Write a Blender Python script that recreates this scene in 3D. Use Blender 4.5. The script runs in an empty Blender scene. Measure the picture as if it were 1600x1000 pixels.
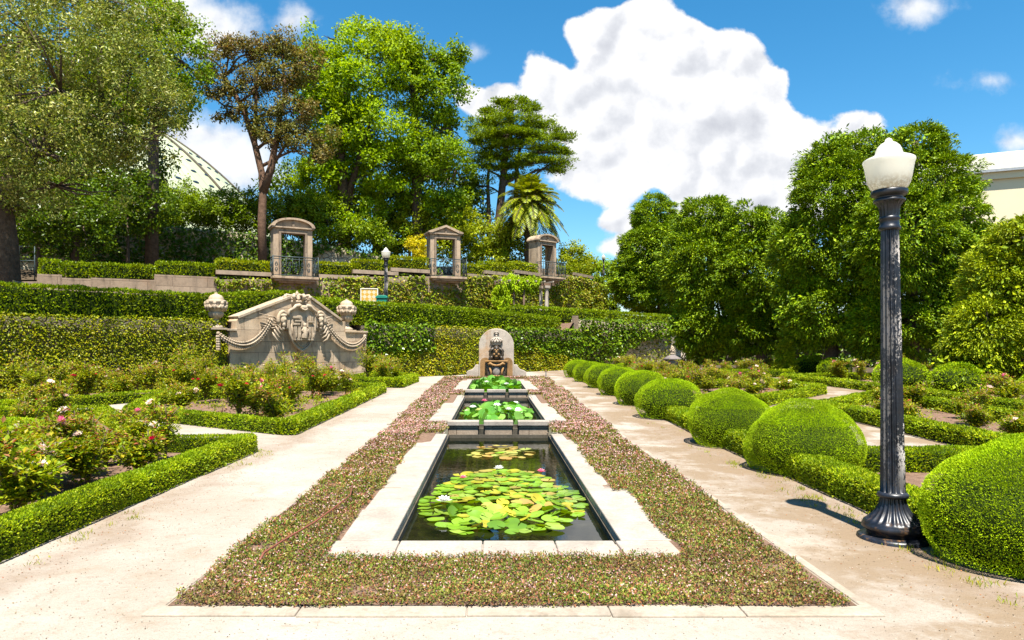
import bpy, math, random
import numpy as np
from math import pi, sin, cos, radians, atan2, hypot

sc = bpy.context.scene
# ------------------------------------------------------------------ camera, sky, sun, exposure
F = 1067.0                       # focal length in photo pixels (1600 wide)
CH = 1.6                         # camera height
cam_d = bpy.data.cameras.new('camera'); cam = bpy.data.objects.new('camera', cam_d)
sc.collection.objects.link(cam); sc.camera = cam
cam.location = (0, 0, CH); cam.rotation_euler = (radians(90), 0, 0)
cam_d.sensor_width = 36; cam_d.lens = 36 * F / 1600
cam_d.shift_x = 30 / 1600; cam_d.shift_y = 40 / 1600
cam_d.clip_start = .05; cam_d.clip_end = 3000
SUN_EL, SUN_AZ = radians(68), radians(175)
SUN_STRENGTH, SKY_STRENGTH, EXPOSURE = 5.0, 0.077, 1.45
sd = bpy.data.lights.new('sun', 'SUN'); sun = bpy.data.objects.new('sun', sd); sc.collection.objects.link(sun)
sd.energy = SUN_STRENGTH; sd.angle = radians(.5); sd.color = (1, .955, .87)
sun.location = (0, -10, 30)
_dir = (sin(SUN_AZ) * cos(SUN_EL), cos(SUN_AZ) * cos(SUN_EL), sin(SUN_EL))
from mathutils import Vector
sun.rotation_euler = Vector(_dir).to_track_quat('Z', 'Y').to_euler()
sc.view_settings.view_transform = 'Standard'; sc.view_settings.look = 'None'
sc.view_settings.exposure = EXPOSURE; sc.view_settings.gamma = 1
sc.render.engine = 'CYCLES'
sc.cycles.max_bounces = 6; sc.cycles.diffuse_bounces = 2; sc.cycles.glossy_bounces = 3
sc.cycles.transmission_bounces = 4; sc.cycles.transparent_max_bounces = 4
sc.cycles.use_denoising = True
sc.cycles.caustics_reflective = False; sc.cycles.caustics_refractive = False

class NT:
    """small node helper"""
    def __init__(s, tree): s.t = tree; s.n = tree.nodes; s.l = tree.links
    def new(s, typ, **kw):
        n = s.n.new(typ)
        for k, v in kw.items(): setattr(n, k, v)
        return n
    def put(s, sock, v):
        if isinstance(v, bpy.types.NodeSocket): s.l.new(v, sock)
        elif v is not None:
            if hasattr(sock.default_value, '__len__') and not hasattr(v, '__len__'): v = (v,) * len(sock.default_value)
            if hasattr(v, '__len__') and len(v) == 3 and len(sock.default_value) == 4: v = (*v, 1)
            sock.default_value = v
    def math(s, op, a, b=None, c=None, clamp=False):
        n = s.new('ShaderNodeMath', operation=op, use_clamp=clamp)
        s.put(n.inputs[0], a)
        if b is not None: s.put(n.inputs[1], b)
        if c is not None: s.put(n.inputs[2], c)
        return n.outputs[0]
    def mix(s, f, a, b, mode='MIX'):
        n = s.new('ShaderNodeMix', data_type='RGBA', blend_type=mode)
        s.put(n.inputs[0], f); s.put(n.inputs[6], a); s.put(n.inputs[7], b)
        return n.outputs[2]
    def rng(s, v, a, b, c=0., d=1., smooth=True):
        n = s.new('ShaderNodeMapRange', interpolation_type='SMOOTHSTEP' if smooth else 'LINEAR')
        s.put(n.inputs[0], v)
        for i, x in enumerate((a, b, c, d)): n.inputs[i + 1].default_value = x
        return n.outputs[0]
    def noise(s, vec, scale, detail=4, rough=.55, dist=0., off=None):
        if off is not None or not isinstance(scale, (int, float)):
            m = s.new('ShaderNodeMapping'); s.put(m.inputs[0], vec)
            if off is not None: m.inputs[1].default_value = off
            if not isinstance(scale, (int, float)): m.inputs[3].default_value = scale; scale = 1.
            vec = m.outputs[0]
        n = s.new('ShaderNodeTexNoise'); s.put(n.inputs['Vector'], vec)
        n.inputs['Scale'].default_value = scale; n.inputs['Detail'].default_value = detail
        n.inputs['Roughness'].default_value = rough; n.inputs['Distortion'].default_value = dist
        return n.outputs[0]
    def ramp(s, v, stops, interp='LINEAR'):
        n = s.new('ShaderNodeValToRGB'); r = n.color_ramp; r.interpolation = interp
        while len(r.elements) > 1: r.elements.remove(r.elements[-1])
        for i, (p, c) in enumerate(stops):
            e = r.elements[0] if i == 0 else r.elements.new(p)
            e.position = p; e.color = (*c, 1) if len(c) == 3 else c
        s.put(n.inputs[0], v); return n.outputs[0]

# ---- world: physical sky with procedural clouds laid on the direction of view from anywhere
w = bpy.data.worlds.new('World'); sc.world = w; w.use_nodes = True
W = NT(w.node_tree); W.n.clear()
out = W.new('ShaderNodeOutputWorld')
sky = W.new('ShaderNodeTexSky', sky_type='NISHITA'); sky.sun_disc = False
sky.sun_elevation = SUN_EL; sky.sun_rotation = SUN_AZ; sky.air_density = 1.0; sky.dust_density = .3; sky.ozone_density = 3.5
hs = W.new('ShaderNodeHueSaturation'); hs.inputs['Saturation'].default_value = 1.33; hs.inputs['Value'].default_value = .95; hs.inputs['Hue'].default_value = .488
W.l.new(sky.outputs[0], hs.inputs['Color'])
bg = W.new('ShaderNodeBackground'); tn = W.mix(.0, hs.outputs[0], (1.2, 2.5, 4.4)); W.l.new(tn, bg.inputs[0]); bg.inputs[1].default_value = SKY_STRENGTH
tc = W.new('ShaderNodeTexCoord'); sx = W.new('ShaderNodeSeparateXYZ'); W.l.new(tc.outputs['Generated'], sx.inputs[0])
yy = W.math('MAXIMUM', sx.outputs[1], .05)
U = W.math('DIVIDE', sx.outputs[0], yy); V = W.math('DIVIDE', sx.outputs[2], yy)
cv = W.new('ShaderNodeCombineXYZ'); W.put(cv.inputs[0], U); W.put(cv.inputs[1], V); UV = cv.outputs[0]
def blob_field(blobs, UV):
    D = None
    for (px, py, rx, ry) in blobs:
        m = W.new('ShaderNodeVectorMath', operation='SUBTRACT'); W.l.new(UV, m.inputs[0])
        m.inputs[1].default_value = ((px - 770) / F, (540 - py) / F, 0)
        k = W.new('ShaderNodeVectorMath', operation='MULTIPLY'); W.l.new(m.outputs[0], k.inputs[0])
        k.inputs[1].default_value = (F / rx, F / ry, 0)
        l = W.new('ShaderNodeVectorMath', operation='LENGTH'); W.l.new(k.outputs[0], l.inputs[0])
        d = W.math('MULTIPLY', W.math('SUBTRACT', 1., l.outputs['Value']), min(rx, ry) / 100)
        if D is None: D = d
        else: D = W.math('SMOOTH_MAX', D, d, .12)
    return D
cumulus = [(940, 70, 65, 62), (1010, 50, 75, 65), (1075, 95, 80, 75), (1150, 95, 75, 65), (1195, 130, 50, 45), (860, 125, 75, 50),
           (985, 170, 170, 110), (1130, 230, 165, 115), (960, 260, 120, 75), (1260, 235, 115, 70), (790, 140, 45, 30),
           (1335, 200, 70, 40), (1385, 225, 40, 25), (1180, 330, 160, 60), (760, 160, 62, 30), (965, 345, 48, 28), (725, 145, 28, 20), (1000, 385, 60, 35), (1350, 290, 160, 60)]
wisps = [(320, 40, 100, 55), (265, 8, 90, 50), (385, 20, 40, 22), (350, 255, 90, 60), (300, 235, 80, 50), (455, 35, 30, 25),
         (1440, 8, 70, 28), (1550, 125, 40, 14), (745, 78, 18, 18), (1590, 220, 25, 14), (410, 275, 50, 30), (-300, 150, 200, 70), (2100, 200, 260, 110)]
nb = W.noise(UV, 5.5, 9, .62)
nf = W.noise(UV, 15., 6, .6, off=(3.1, 1.7, 0))
vo = W.new('ShaderNodeTexVoronoi', feature='SMOOTH_F1'); W.l.new(UV, vo.inputs['Vector']); vo.inputs['Scale'].default_value = 17
vo.inputs['Smoothness'].default_value = .6
bill = W.math('MULTIPLY', W.math('SUBTRACT', .38, vo.outputs[0]), .30)
def puffs(scale, dx, dy):
    warp = W.new('ShaderNodeTexNoise'); W.l.new(UV, warp.inputs['Vector']); warp.inputs['Scale'].default_value = 9; warp.inputs['Detail'].default_value = 5
    wv = W.new('ShaderNodeVectorMath', operation='MULTIPLY_ADD'); W.l.new(warp.outputs[1], wv.inputs[0]); wv.inputs[1].default_value = (.07, .07, 0); W.l.new(UV, wv.inputs[2])
    r = []
    for q in ((0, 0, 0), (dx, dy, 0)):
        a = W.new('ShaderNodeVectorMath', operation='ADD'); W.l.new(wv.outputs[0], a.inputs[0]); a.inputs[1].default_value = q
        v = W.new('ShaderNodeTexVoronoi', feature='SMOOTH_F1'); W.l.new(a.outputs[0], v.inputs['Vector']); v.inputs['Scale'].default_value = scale; v.inputs['Smoothness'].default_value = .35; r.append(v.outputs[0])
    return W.math('SUBTRACT', r[1], r[0])
shade = W.math('ADD', W.math('MULTIPLY', puffs(9, -.026, .036), .95), W.math('MULTIPLY', puffs(24, -.010, .014), 1.2))
D = blob_field(cumulus, UV)
D1 = W.math('ADD', W.math('ADD', D, W.math('MULTIPLY', W.math('SUBTRACT', nb, .5), .62)), bill)
D1 = W.math('ADD', D1, W.math('MULTIPLY', W.math('SUBTRACT', nf, .5), .30))
mask1 = W.rng(D1, .03, .12)
D2 = W.math('ADD', blob_field(wisps, UV), W.math('MULTIPLY', W.math('SUBTRACT', nb, .5), 1.1))
D2 = W.math('ADD', D2, W.math('MULTIPLY', W.math('SUBTRACT', nf, .5), .5))
mask2 = W.math('MULTIPLY', W.rng(D2, -.08, .34), .92)
mask = W.math('MAXIMUM', mask1, mask2)
# cloud tone: bright towards the rim and the sun side, soft greys in the thick lower part
nb2 = W.noise(UV, 5.5, 9, .62, off=(.012, -.022, 0))
relief = W.math('MULTIPLY', W.math('SUBTRACT', nb2, nb), -3.5)
ng = W.noise(UV, 4.2, 5, .55, off=(7.3, 2.2, 0))
lowv = W.rng(V, .1, .5, -.16, .14)
thick = W.rng(D1, .1, .8, .22, -.10)
tone = W.math('ADD', W.math('ADD', W.math('ADD', W.math('ADD', .74, shade), relief), W.math('MULTIPLY', W.math('SUBTRACT', ng, .5), .6)), W.math('ADD', lowv, thick))
tone = W.math('MULTIPLY', W.math('MAXIMUM', tone, 0), 1., clamp=True)
ccol = W.ramp(tone, [(0, (.62, .64, .70)), (.45, (.76, .78, .83)), (.75, (.90, .91, .94)), (1, (1, 1, 1))])
bc = W.new('ShaderNodeBackground'); W.l.new(ccol, bc.inputs[0]); bc.inputs[1].default_value = .395
ms = W.new('ShaderNodeMixShader'); W.l.new(mask, ms.inputs[0]); W.l.new(bg.outputs[0], ms.inputs[1]); W.l.new(bc.outputs[0], ms.inputs[2])
W.l.new(ms.outputs[0], out.inputs[0])

# ------------------------------------------------------------------ helpers
rng = np.random.default_rng(7); random.seed(7)
def gz(y):
    y = np.asarray(y, float)
    return np.interp(y, [-50, 11, 21, 28, 60, 400], [0, 0, .18, .24, .26, .26])
def P(px, py, Y): return ((px - 770) * Y / F, Y, CH + (540 - py) * Y / F)
def unit(a): return a / np.maximum(np.linalg.norm(a, axis=-1, keepdims=True), 1e-9)
def rvec(n, r=None): return unit((r or rng).normal(size=(n, 3)))
def vnoise(p, scale, seed=0):
    """vectorised value noise, -1..1"""
    p = np.asarray(p, float) * scale + 100.5 + seed * 17.3
    i = np.floor(p).astype(np.int64); f = p - i; f = f * f * (3 - 2 * f)
    def h(a, b, c):
        v = (a * 374761393 + b * 668265263 + c * 2147483647 + seed * 144665) & 0xffffffff
        v = ((v ^ (v >> 13)) * 1274126177) & 0xffffffff
        return ((v ^ (v >> 16)) & 0xffff) / 32767.5 - 1
    r = 0
    for a in (0, 1):
        for b in (0, 1):
            for c in (0, 1):
                r = r + h(i[..., 0] + a, i[..., 1] + b, i[..., 2] + c) * \
                    (f[..., 0] if a else 1 - f[..., 0]) * (f[..., 1] if b else 1 - f[..., 1]) * (f[..., 2] if c else 1 - f[..., 2])
    return r

class MB:
    def __init__(s): s.V = []; s.Fs = []; s.nv = 0
    def add(s, V, Fc, mi=0, smooth=False):
        V = np.asarray(V, float).reshape(-1, 3)
        if isinstance(Fc, np.ndarray): s.Fs.append((Fc + s.nv, mi, smooth))
        else:
            by = {}
            for f in Fc: by.setdefault(len(f), []).append(f)
            for k, fl in by.items(): s.Fs.append((np.array(fl, int) + s.nv, mi, smooth))
        s.V.append(V); s.nv += len(V); return s
    def box(s, x0, x1, y0, y1, z0, z1, mi=0, rot=0, piv=(0, 0)):
        V = np.array([(x, y, z) for z in (z0, z1) for y in (y0, y1) for x in (x0, x1)], float)
        if rot:
            c, d = cos(rot), sin(rot); X = V[:, 0] - piv[0]; Y = V[:, 1] - piv[1]
            V[:, 0] = piv[0] + c * X - d * Y; V[:, 1] = piv[1] + d * X + c * Y
        return s.add(V, [(0, 2, 3, 1), (4, 5, 7, 6), (0, 1, 5, 4), (2, 6, 7, 3), (0, 4, 6, 2), (1, 3, 7, 5)], mi)
    def lathe(s, prof, n=32, c=(0, 0, 0), mi=0, flute=None, smooth=True):
        """prof: (r,z) list; flute: (count, depth, i0, i1)"""
        V = []
        for k, (r, z) in enumerate(prof):
            for j in range(n):
                a = 2 * pi * j / n; rr = r
                if flute and flute[2] <= k <= flute[3]: rr = r * (1 - flute[1] * abs(cos(flute[0] * a / 2)) ** 1.5)
                V.append((c[0] + rr * cos(a), c[1] + rr * sin(a), c[2] + z))
        m = len(prof); Fc = [(k * n + j, k * n + (j + 1) % n, (k + 1) * n + (j + 1) % n, (k + 1) * n + j) for k in range(m - 1) for j in range(n)]
        s.add(V, Fc, mi, smooth)
        if prof[0][0] > 1e-4: s.add(V[:n], [tuple(range(n))[::-1]], mi)
        if prof[-1][0] > 1e-4: s.add(V[-n:], [tuple(range(n))], mi)
        return s
    def tube(s, pts, rad, n=6, mi=0, smooth=True, cap=True, squash=1.):
        pts = np.asarray(pts, float); m = len(pts)
        if not hasattr(rad, '__len__'): rad = [rad] * m
        t = unit(np.gradient(pts, axis=0)); up = np.array((0, 0, 1.)) if abs(t[0][2]) < .9 else np.array((1., 0, 0))
        a = unit(np.cross(t[0], up)); V = []
        for k in range(m):
            a = unit(a - t[k] * np.dot(a, t[k])); b = np.cross(t[k], a)
            for j in range(n):
                q = 2 * pi * j / n; V.append(pts[k] + rad[k] * (a * cos(q) + b * sin(q) * squash))
        Fc = [(k * n + j, k * n + (j + 1) % n, (k + 1) * n + (j + 1) % n, (k + 1) * n + j) for k in range(m - 1) for j in range(n)]
        if cap: Fc += [tuple(range(n))[::-1], tuple(range((m - 1) * n, m * n))]
        return s.add(V, Fc, mi, smooth)
    def prism(s, poly, y0, y1, mi=0):
        """poly of (x,z) extruded from y0 (front) to y1 (back)"""
        n = len(poly); V = [(x, y0, z) for x, z in poly] + [(x, y1, z) for x, z in poly]
        Fc = [tuple(range(n)), tuple(range(n, 2 * n))[::-1]] + [((j + 1) % n, j, n + j, n + (j + 1) % n) for j in range(n)]
        return s.add(V, Fc, mi)
    def slab(s, poly, z0, z1, mi=0):
        """poly of (x,y) extruded from z0 to z1"""
        n = len(poly); V = [(x, y, z0) for x, y in poly] + [(x, y, z1) for x, y in poly]
        Fc = [tuple(range(n))[::-1], tuple(range(n, 2 * n))] + [(j, (j + 1) % n, n + (j + 1) % n, n + j) for j in range(n)]
        return s.add(V, Fc, mi)
    def ball(s, c, r, n=10, m=7, mi=0, noise=0., seed=0):
        r = np.array(r if hasattr(r, '__len__') else (r, r, r), float); V = []
        for k in range(m + 1):
            th = pi * k / m
            for j in range(n):
                a = 2 * pi * j / n; V.append((sin(th) * cos(a), sin(th) * sin(a), cos(th)))
        V = np.array(V)
        if noise: V = V * (1 + noise * vnoise(V, 3., seed))[:, None]
        V = V * r + np.array(c)
        Fc = [(k * n + j, (k + 1) * n + j, (k + 1) * n + (j + 1) % n, k * n + (j + 1) % n) for k in range(m) for j in range(n)]
        return s.add(V, Fc, mi, True)
    def leaves(s, Pt, D, N, L, Wd, fold=.15, mi=0):
        n = len(Pt)
        if n == 0: return s
        D = unit(D); N = unit(N - D * np.sum(N * D, 1, keepdims=True)); S = np.cross(N, D)
        L = np.broadcast_to(np.asarray(L, float), (n,))[:, None]; Wd = np.broadcast_to(np.asarray(Wd, float), (n,))[:, None]
        V = np.stack([Pt, Pt + D * L * .5 + S * Wd / 2 + N * fold * Wd, Pt + D * L, Pt + D * L * .5 - S * Wd / 2 + N * fold * Wd], 1).reshape(-1, 3)
        Fc = np.arange(4 * n).reshape(n, 4)
        return s.add(V, Fc, mi)
    def obj(s, name, mats, parent=None, loc=(0, 0, 0), label=None, cat=None, group=None, kind=None, bevel=0, rotz=0):
        me = bpy.data.meshes.new(name)
        V = np.concatenate(s.V) if s.V else np.zeros((0, 3)); V = V - np.array(loc)
        if rotz: raise ValueError
        tot = sum(f.size for f, _, _ in s.Fs); nf = sum(len(f) for f, _, _ in s.Fs)
        me.vertices.add(len(V)); me.vertices.foreach_set('co', V.astype(np.float32).ravel())
        me.loops.add(tot); me.polygons.add(nf)
        me.loops.foreach_set('vertex_index', np.concatenate([f.ravel() for f, _, _ in s.Fs]).astype(np.int32))
        cnt = np.concatenate([np.full(len(f), f.shape[1], np.int32) for f, _, _ in s.Fs])
        me.polygons.foreach_set('loop_start', np.concatenate([[0], np.cumsum(cnt)[:-1]]).astype(np.int32))
        me.polygons.foreach_set('loop_total', cnt)
        me.polygons.foreach_set('material_index', np.concatenate([np.full(len(f), mi, np.int32) for f, mi, _ in s.Fs]))
        me.polygons.foreach_set('use_smooth', np.concatenate([np.full(len(f), sm, bool) for f, _, sm in s.Fs]))
        me.update(calc_edges=True); me.validate()
        for m in (mats if isinstance(mats, (list, tuple)) else [mats]): me.materials.append(m)
        o = bpy.data.objects.new(name, me); sc.collection.objects.link(o); o.location = loc
        if parent is not None: o.parent = parent
        tag(o, label, cat, group, kind)
        if bevel:
            b = o.modifiers.new('bevel', 'BEVEL'); b.width = bevel; b.segments = 2; b.limit_method = 'ANGLE'; b.angle_limit = radians(40)
        return o
def tag(o, label=None, cat=None, group=None, kind=None):
    if label: o['label'] = label
    if cat: o['category'] = cat
    if group: o['group'] = group
    if kind: o['kind'] = kind
    return o
def empty(name, loc, label, cat, group=None, rz=0, scale=1):
    o = bpy.data.objects.new(name, None); sc.collection.objects.link(o); o.location = loc; o.rotation_euler = (0, 0, rz)
    o.scale = (scale,) * 3; o.empty_display_size = .2
    return tag(o, label, cat, group)
def dup(root, loc, rz=0, label=None, scale=None, group=None):
    r = root.copy(); sc.collection.objects.link(r); r.location = loc; r.rotation_euler = (0, 0, rz)
    if label: r['label'] = label
    if group: r['group'] = group
    if scale is not None: r.scale = scale if hasattr(scale, '__len__') else (scale,) * 3
    for ch in [o for o in root.children]:
        c = ch.copy(); sc.collection.objects.link(c); c.parent = r
        for g in list(ch.children):
            d = g.copy(); sc.collection.objects.link(d); d.parent = c
    return r
ORD = ['first', 'second', 'third', 'fourth', 'fifth', 'sixth', 'seventh', 'eighth', 'ninth', 'tenth', 'eleventh', 'twelfth', 'thirteenth', 'fourteenth',
       'fifteenth', 'sixteenth', 'seventeenth', 'eighteenth', 'nineteenth', 'twentieth', 'twenty-first', 'twenty-second', 'twenty-third', 'twenty-fourth',
       'twenty-fifth', 'twenty-sixth', 'twenty-seventh', 'twenty-eighth', 'twenty-ninth', 'thirtieth']

# ------------------------------------------------------------------ materials
def mat(name):
    m = bpy.data.materials.new(name); m.use_nodes = True; t = NT(m.node_tree)
    return m, t, t.n['Principled BSDF'], t.n['Material Output']
def bump(t, b, h, strength=.4, dist=.02):
    n = t.new('ShaderNodeBump'); n.inputs['Strength'].default_value = strength; n.inputs['Distance'].default_value = dist
    t.put(n.inputs['Height'], h); t.l.new(n.outputs[0], b.inputs['Normal'])
def leafmat(name, cols, rough=.45, transl=.35, patch=None, pscale=.6, pamt=.8, spec=.16, gain=True, objrand=False):
    """cols: list of leaf colours picked per leaf; patch: another colour mixed in by large noise"""
    m, t, b, o = mat(name); fx = lambda q: (min(.8, q[0] * 1.40), min(.8, q[1] * 1.10), q[2] * .3) if gain else q
    cols = [fx(q) for q in cols]; patch = fx(patch) if patch else None
    g = t.new('ShaderNodeNewGeometry'); k = len(cols)
    oi = t.new('ShaderNodeObjectInfo')
    c = t.ramp(oi.outputs['Random'] if objrand else g.outputs['Random Per Island'], [(i / k, c_) for i, c_ in enumerate(cols)], 'CONSTANT' if k > 4 else 'LINEAR')
    pos = g.outputs['Position']
    if patch:
        f = t.rng(t.noise(pos, pscale, 3, .6), .42, .68, 0, pamt)
        c = t.mix(f, c, patch)
    v = t.rng(t.noise(pos, 1.7, 3, .6, off=(5, 3, 1)), .3, .7, .72, 1.28, False)
    hsv = t.new('ShaderNodeHueSaturation'); t.l.new(c, hsv.inputs['Color']); t.l.new(v, hsv.inputs['Value']); c = hsv.outputs[0]
    t.l.new(c, b.inputs['Base Color']); b.inputs['Roughness'].default_value = rough
    b.inputs['Specular IOR Level'].default_value = spec
    tr = t.new('ShaderNodeBsdfTranslucent')
    h2 = t.new('ShaderNodeHueSaturation'); h2.inputs['Saturation'].default_value = 1.15; h2.inputs['Value'].default_value = 1.25; h2.inputs['Hue'].default_value = .49
    t.l.new(c, h2.inputs['Color']); t.l.new(h2.outputs[0], tr.inputs[0])
    mx = t.new('ShaderNodeMixShader'); mx.inputs[0].default_value = transl
    t.l.new(b.outputs[0], mx.inputs[1]); t.l.new(tr.outputs[0], mx.inputs[2]); t.l.new(mx.outputs[0], o.inputs[0])
    return m
K = .77       # overall reflectance level of stone, soil and paint
def plain(name, col, rough=.7, metal=0, col2=None, scale=8, bmp=0.3, bd=.01, spec=.5):
    m, t, b, o = mat(name); tc = t.new('ShaderNodeTexCoord'); n = t.noise(tc.outputs['Object'], scale, 6, .6); col = tuple(x * K for x in col); col2 = tuple(x * K for x in col2) if col2 else None
    c2 = col2 or tuple(x * .7 for x in col)
    t.l.new(t.ramp(n, [(.3, c2), (.7, col)]), b.inputs['Base Color'])
    b.inputs['Roughness'].default_value = rough; b.inputs['Metallic'].default_value = metal; b.inputs['Specular IOR Level'].default_value = spec
    if bmp: bump(t, b, t.noise(tc.outputs['Object'], scale * 3, 6, .65), bmp, bd)
    return m
def stone(name, col=(.50, .44, .36), stain=(.16, .14, .12), warm=(.52, .36, .22), blocks=None, wet=None, amt=.8, world=True):
    col, stain, warm = (tuple(x * K for x in q) for q in (col, stain, warm))
    m, t, b, o = mat(name); g = t.new('ShaderNodeNewGeometry'); tc = t.new('ShaderNodeTexCoord')
    p = tc.outputs['Object']
    c = t.mix(t.rng(t.noise(p, 2.2, 6, .65), .35, .7), col, tuple(x * .72 for x in col))
    c = t.mix(t.rng(t.noise(p, 1.1, 4, .6, off=(9, 4, 2)), .5, .72, 0, .7), c, warm)
    st = t.math('MULTIPLY', t.rng(t.noise(p, (3.5, 3.5, .9), 7, .7, off=(2, 7, 5)), .48, .7), amt)
    c = t.mix(st, c, stain)
    fine = t.noise(p, 38, 5, .7)
    c = t.mix(t.rng(fine, .35, .6, .35, 0), c, tuple(x * .45 for x in col))
    h = t.math('ADD', t.math('MULTIPLY', fine, .35), t.math('MULTIPLY', t.noise(p, 7, 5, .6), .6))
    if blocks:
        br = t.new('ShaderNodeTexBrick'); mp = t.new('ShaderNodeMapping'); t.l.new(p, mp.inputs[0])
        mp.inputs[2].default_value = (radians(90), 0, 0)
        t.l.new(mp.outputs[0], br.inputs[0]); br.inputs['Scale'].default_value = 1
        br.inputs['Brick Width'].default_value = blocks[0]; br.inputs['Row Height'].default_value = blocks[1]
        br.inputs['Mortar Size'].default_value = .008; br.inputs['Mortar Smooth'].default_value = .3
        br.inputs['Color1'].default_value = (1, 1, 1, 1); br.inputs['Color2'].default_value = (.72, .70, .68, 1); br.inputs['Mortar'].default_value = (.25, .22, .2, 1)
        c = t.mix(.85, c, br.outputs[0], 'MULTIPLY'); h = t.math('SUBTRACT', h, t.math('MULTIPLY', br.outputs[1], .8))
    t.l.new(c, b.inputs['Base Color']); b.inputs['Roughness'].default_value = .85; b.inputs['Specular IOR Level'].default_value = .2
    bump(t, b, h, .6, .02)
    return m
def rubble(name, c1=(.34, .29, .22), c2=(.20, .17, .13), scale=3.2):
    m, t, b, o = mat(name); g = t.new('ShaderNodeTexCoord'); p = g.outputs['Object']
    mp = t.new('ShaderNodeMapping'); t.l.new(p, mp.inputs[0]); mp.inputs[3].default_value = (1, 1, 1.6)
    nd = t.new('ShaderNodeTexNoise'); t.l.new(mp.outputs[0], nd.inputs[0]); nd.inputs['Scale'].default_value = 3
    md = t.mix(.08, mp.outputs[0], nd.outputs[1], 'ADD')
    v = t.new('ShaderNodeTexVoronoi'); t.l.new(md, v.inputs[0]); v.inputs['Scale'].default_value = scale
    e = t.new('ShaderNodeTexVoronoi', feature='DISTANCE_TO_EDGE'); t.l.new(md, e.inputs[0]); e.inputs['Scale'].default_value = scale
    sep = t.new('ShaderNodeSeparateColor'); t.l.new(v.outputs['Color'], sep.inputs[0])
    c = t.mix(sep.outputs[0], c1, c2); c = t.mix(t.rng(t.noise(p, 20, 5, .7), .3, .7, 0, .5), c, tuple(min(.5, q * 1.35) for q in c1))
    c = t.mix(t.rng(e.outputs[0], .0, .06, 1, 0), c, (.06, .05, .04))
    t.l.new(c, b.inputs['Base Color']); b.inputs['Roughness'].default_value = .9
    bump(t, b, t.rng(e.outputs[0], 0, .12), .8, .05)
    return m

def ground_mat():
    m, t, b, o = mat('sandy_gravel'); g = t.new('ShaderNodeNewGeometry'); p = g.outputs['Position']
    c = t.mix(t.rng(t.noise(p, .55, 5, .6), .35, .68), (.42, .372, .315), (.345, .29, .23))
    c = t.mix(t.rng(t.noise(p, 2.6, 6, .7, off=(4, 4, 4)), .5, .74, 0, .55), c, (.29, .215, .14))
    c = t.mix(t.rng(t.noise(p, 24, 5, .75), .5, .72, 0, .45), c, (.24, .175, .12))
    c = t.mix(t.rng(t.noise(p, 90, 3, .8, off=(1, 5, 8)), .56, .7, 0, .7), c, (.15, .11, .08))
    c = t.mix(t.rng(t.noise(p, 120, 2, .8, off=(7, 5, 8)), .58, .7, 0, .6), c, (.55, .49, .42))
    s = t.new('ShaderNodeSeparateXYZ'); t.l.new(p, s.inputs[0])
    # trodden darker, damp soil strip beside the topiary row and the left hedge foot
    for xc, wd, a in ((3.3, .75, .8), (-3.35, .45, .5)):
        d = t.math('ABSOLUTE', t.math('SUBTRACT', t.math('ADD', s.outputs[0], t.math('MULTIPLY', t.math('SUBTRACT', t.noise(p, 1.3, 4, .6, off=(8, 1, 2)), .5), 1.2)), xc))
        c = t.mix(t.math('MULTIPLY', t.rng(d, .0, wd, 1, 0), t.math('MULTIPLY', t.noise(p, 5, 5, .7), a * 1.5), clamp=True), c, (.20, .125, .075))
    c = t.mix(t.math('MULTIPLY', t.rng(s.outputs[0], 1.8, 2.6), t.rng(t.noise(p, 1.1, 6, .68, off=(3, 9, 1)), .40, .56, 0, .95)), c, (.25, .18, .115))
    c = t.mix(t.rng(t.noise(p, .9, 7, .72, off=(13, 2, 7)), .56, .70, 0, .45), c, (.50, .44, .37))
    c = t.mix(t.rng(t.noise(p, 6.5, 6, .75, off=(3, 12, 7)), .55, .68, 0, .40), c, (.24, .175, .12))
    c = t.mix(1., c, (K, K, K), 'MULTIPLY')
    t.l.new(c, b.inputs['Base Color']); b.inputs['Roughness'].default_value = .95; b.inputs['Specular IOR Level'].default_value = .1
    h = t.math('ADD', t.math('MULTIPLY', t.noise(p, 9, 6, .65), .8), t.math('MULTIPLY', t.noise(p, 70, 4, .7), .25))
    bump(t, b, h, .7, .03)
    return m
M = {}
M['sand'] = ground_mat()
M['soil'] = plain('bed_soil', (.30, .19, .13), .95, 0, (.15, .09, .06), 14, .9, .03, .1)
M['soil_dark'] = plain('shaded_soil', (.13, .095, .06), .95, 0, (.06, .045, .03), 5, .9, .05, .1)  # darker copy of the bed soil, shade under trees put into its colour
M['darkstone'] = stone('dark_urn_stone', (.26, .22, .20), (.09, .075, .07), (.24, .18, .14))
M['kerbstone'] = stone('kerb_stone', (.46, .385, .30), (.22, .17, .12), (.38, .30, .21), amt=.7)
M['coping'] = stone('coping_granite', (.47, .405, .335), (.24, .19, .15), (.46, .37, .28), amt=.4)
M['wetstone'] = stone('wet_pool_stone', (.13, .11, .08), (.03, .03, .02), (.16, .10, .05))
M['monument'] = stone('monument_limestone', (.74, .56, .38), (.25, .19, .13), (.72, .46, .24), (1.05, .40), amt=1.)
M['carving'] = stone('carved_limestone', (.60, .47, .33), (.14, .105, .075), (.52, .35, .19), amt=.85)
M['aedicule'] = stone('aedicule_stone', (.58, .43, .29), (.13, .10, .08), (.46, .32, .20), amt=.8)
M['parapet'] = stone('parapet_stone', (.46, .35, .25), (.15, .12, .09), (.42, .28, .18), (1.4, .45))
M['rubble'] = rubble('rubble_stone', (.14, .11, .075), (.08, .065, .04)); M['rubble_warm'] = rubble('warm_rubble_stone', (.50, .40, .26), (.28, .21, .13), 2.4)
M['fount'] = stone('fountain_stone', (.58, .49, .40), (.26, .13, .05), (.50, .26, .09), amt=.35)
M['rust'] = stone('rust_stained_stone', (.42, .24, .10), (.10, .06, .03), (.50, .24, .06), amt=.8)
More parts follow.
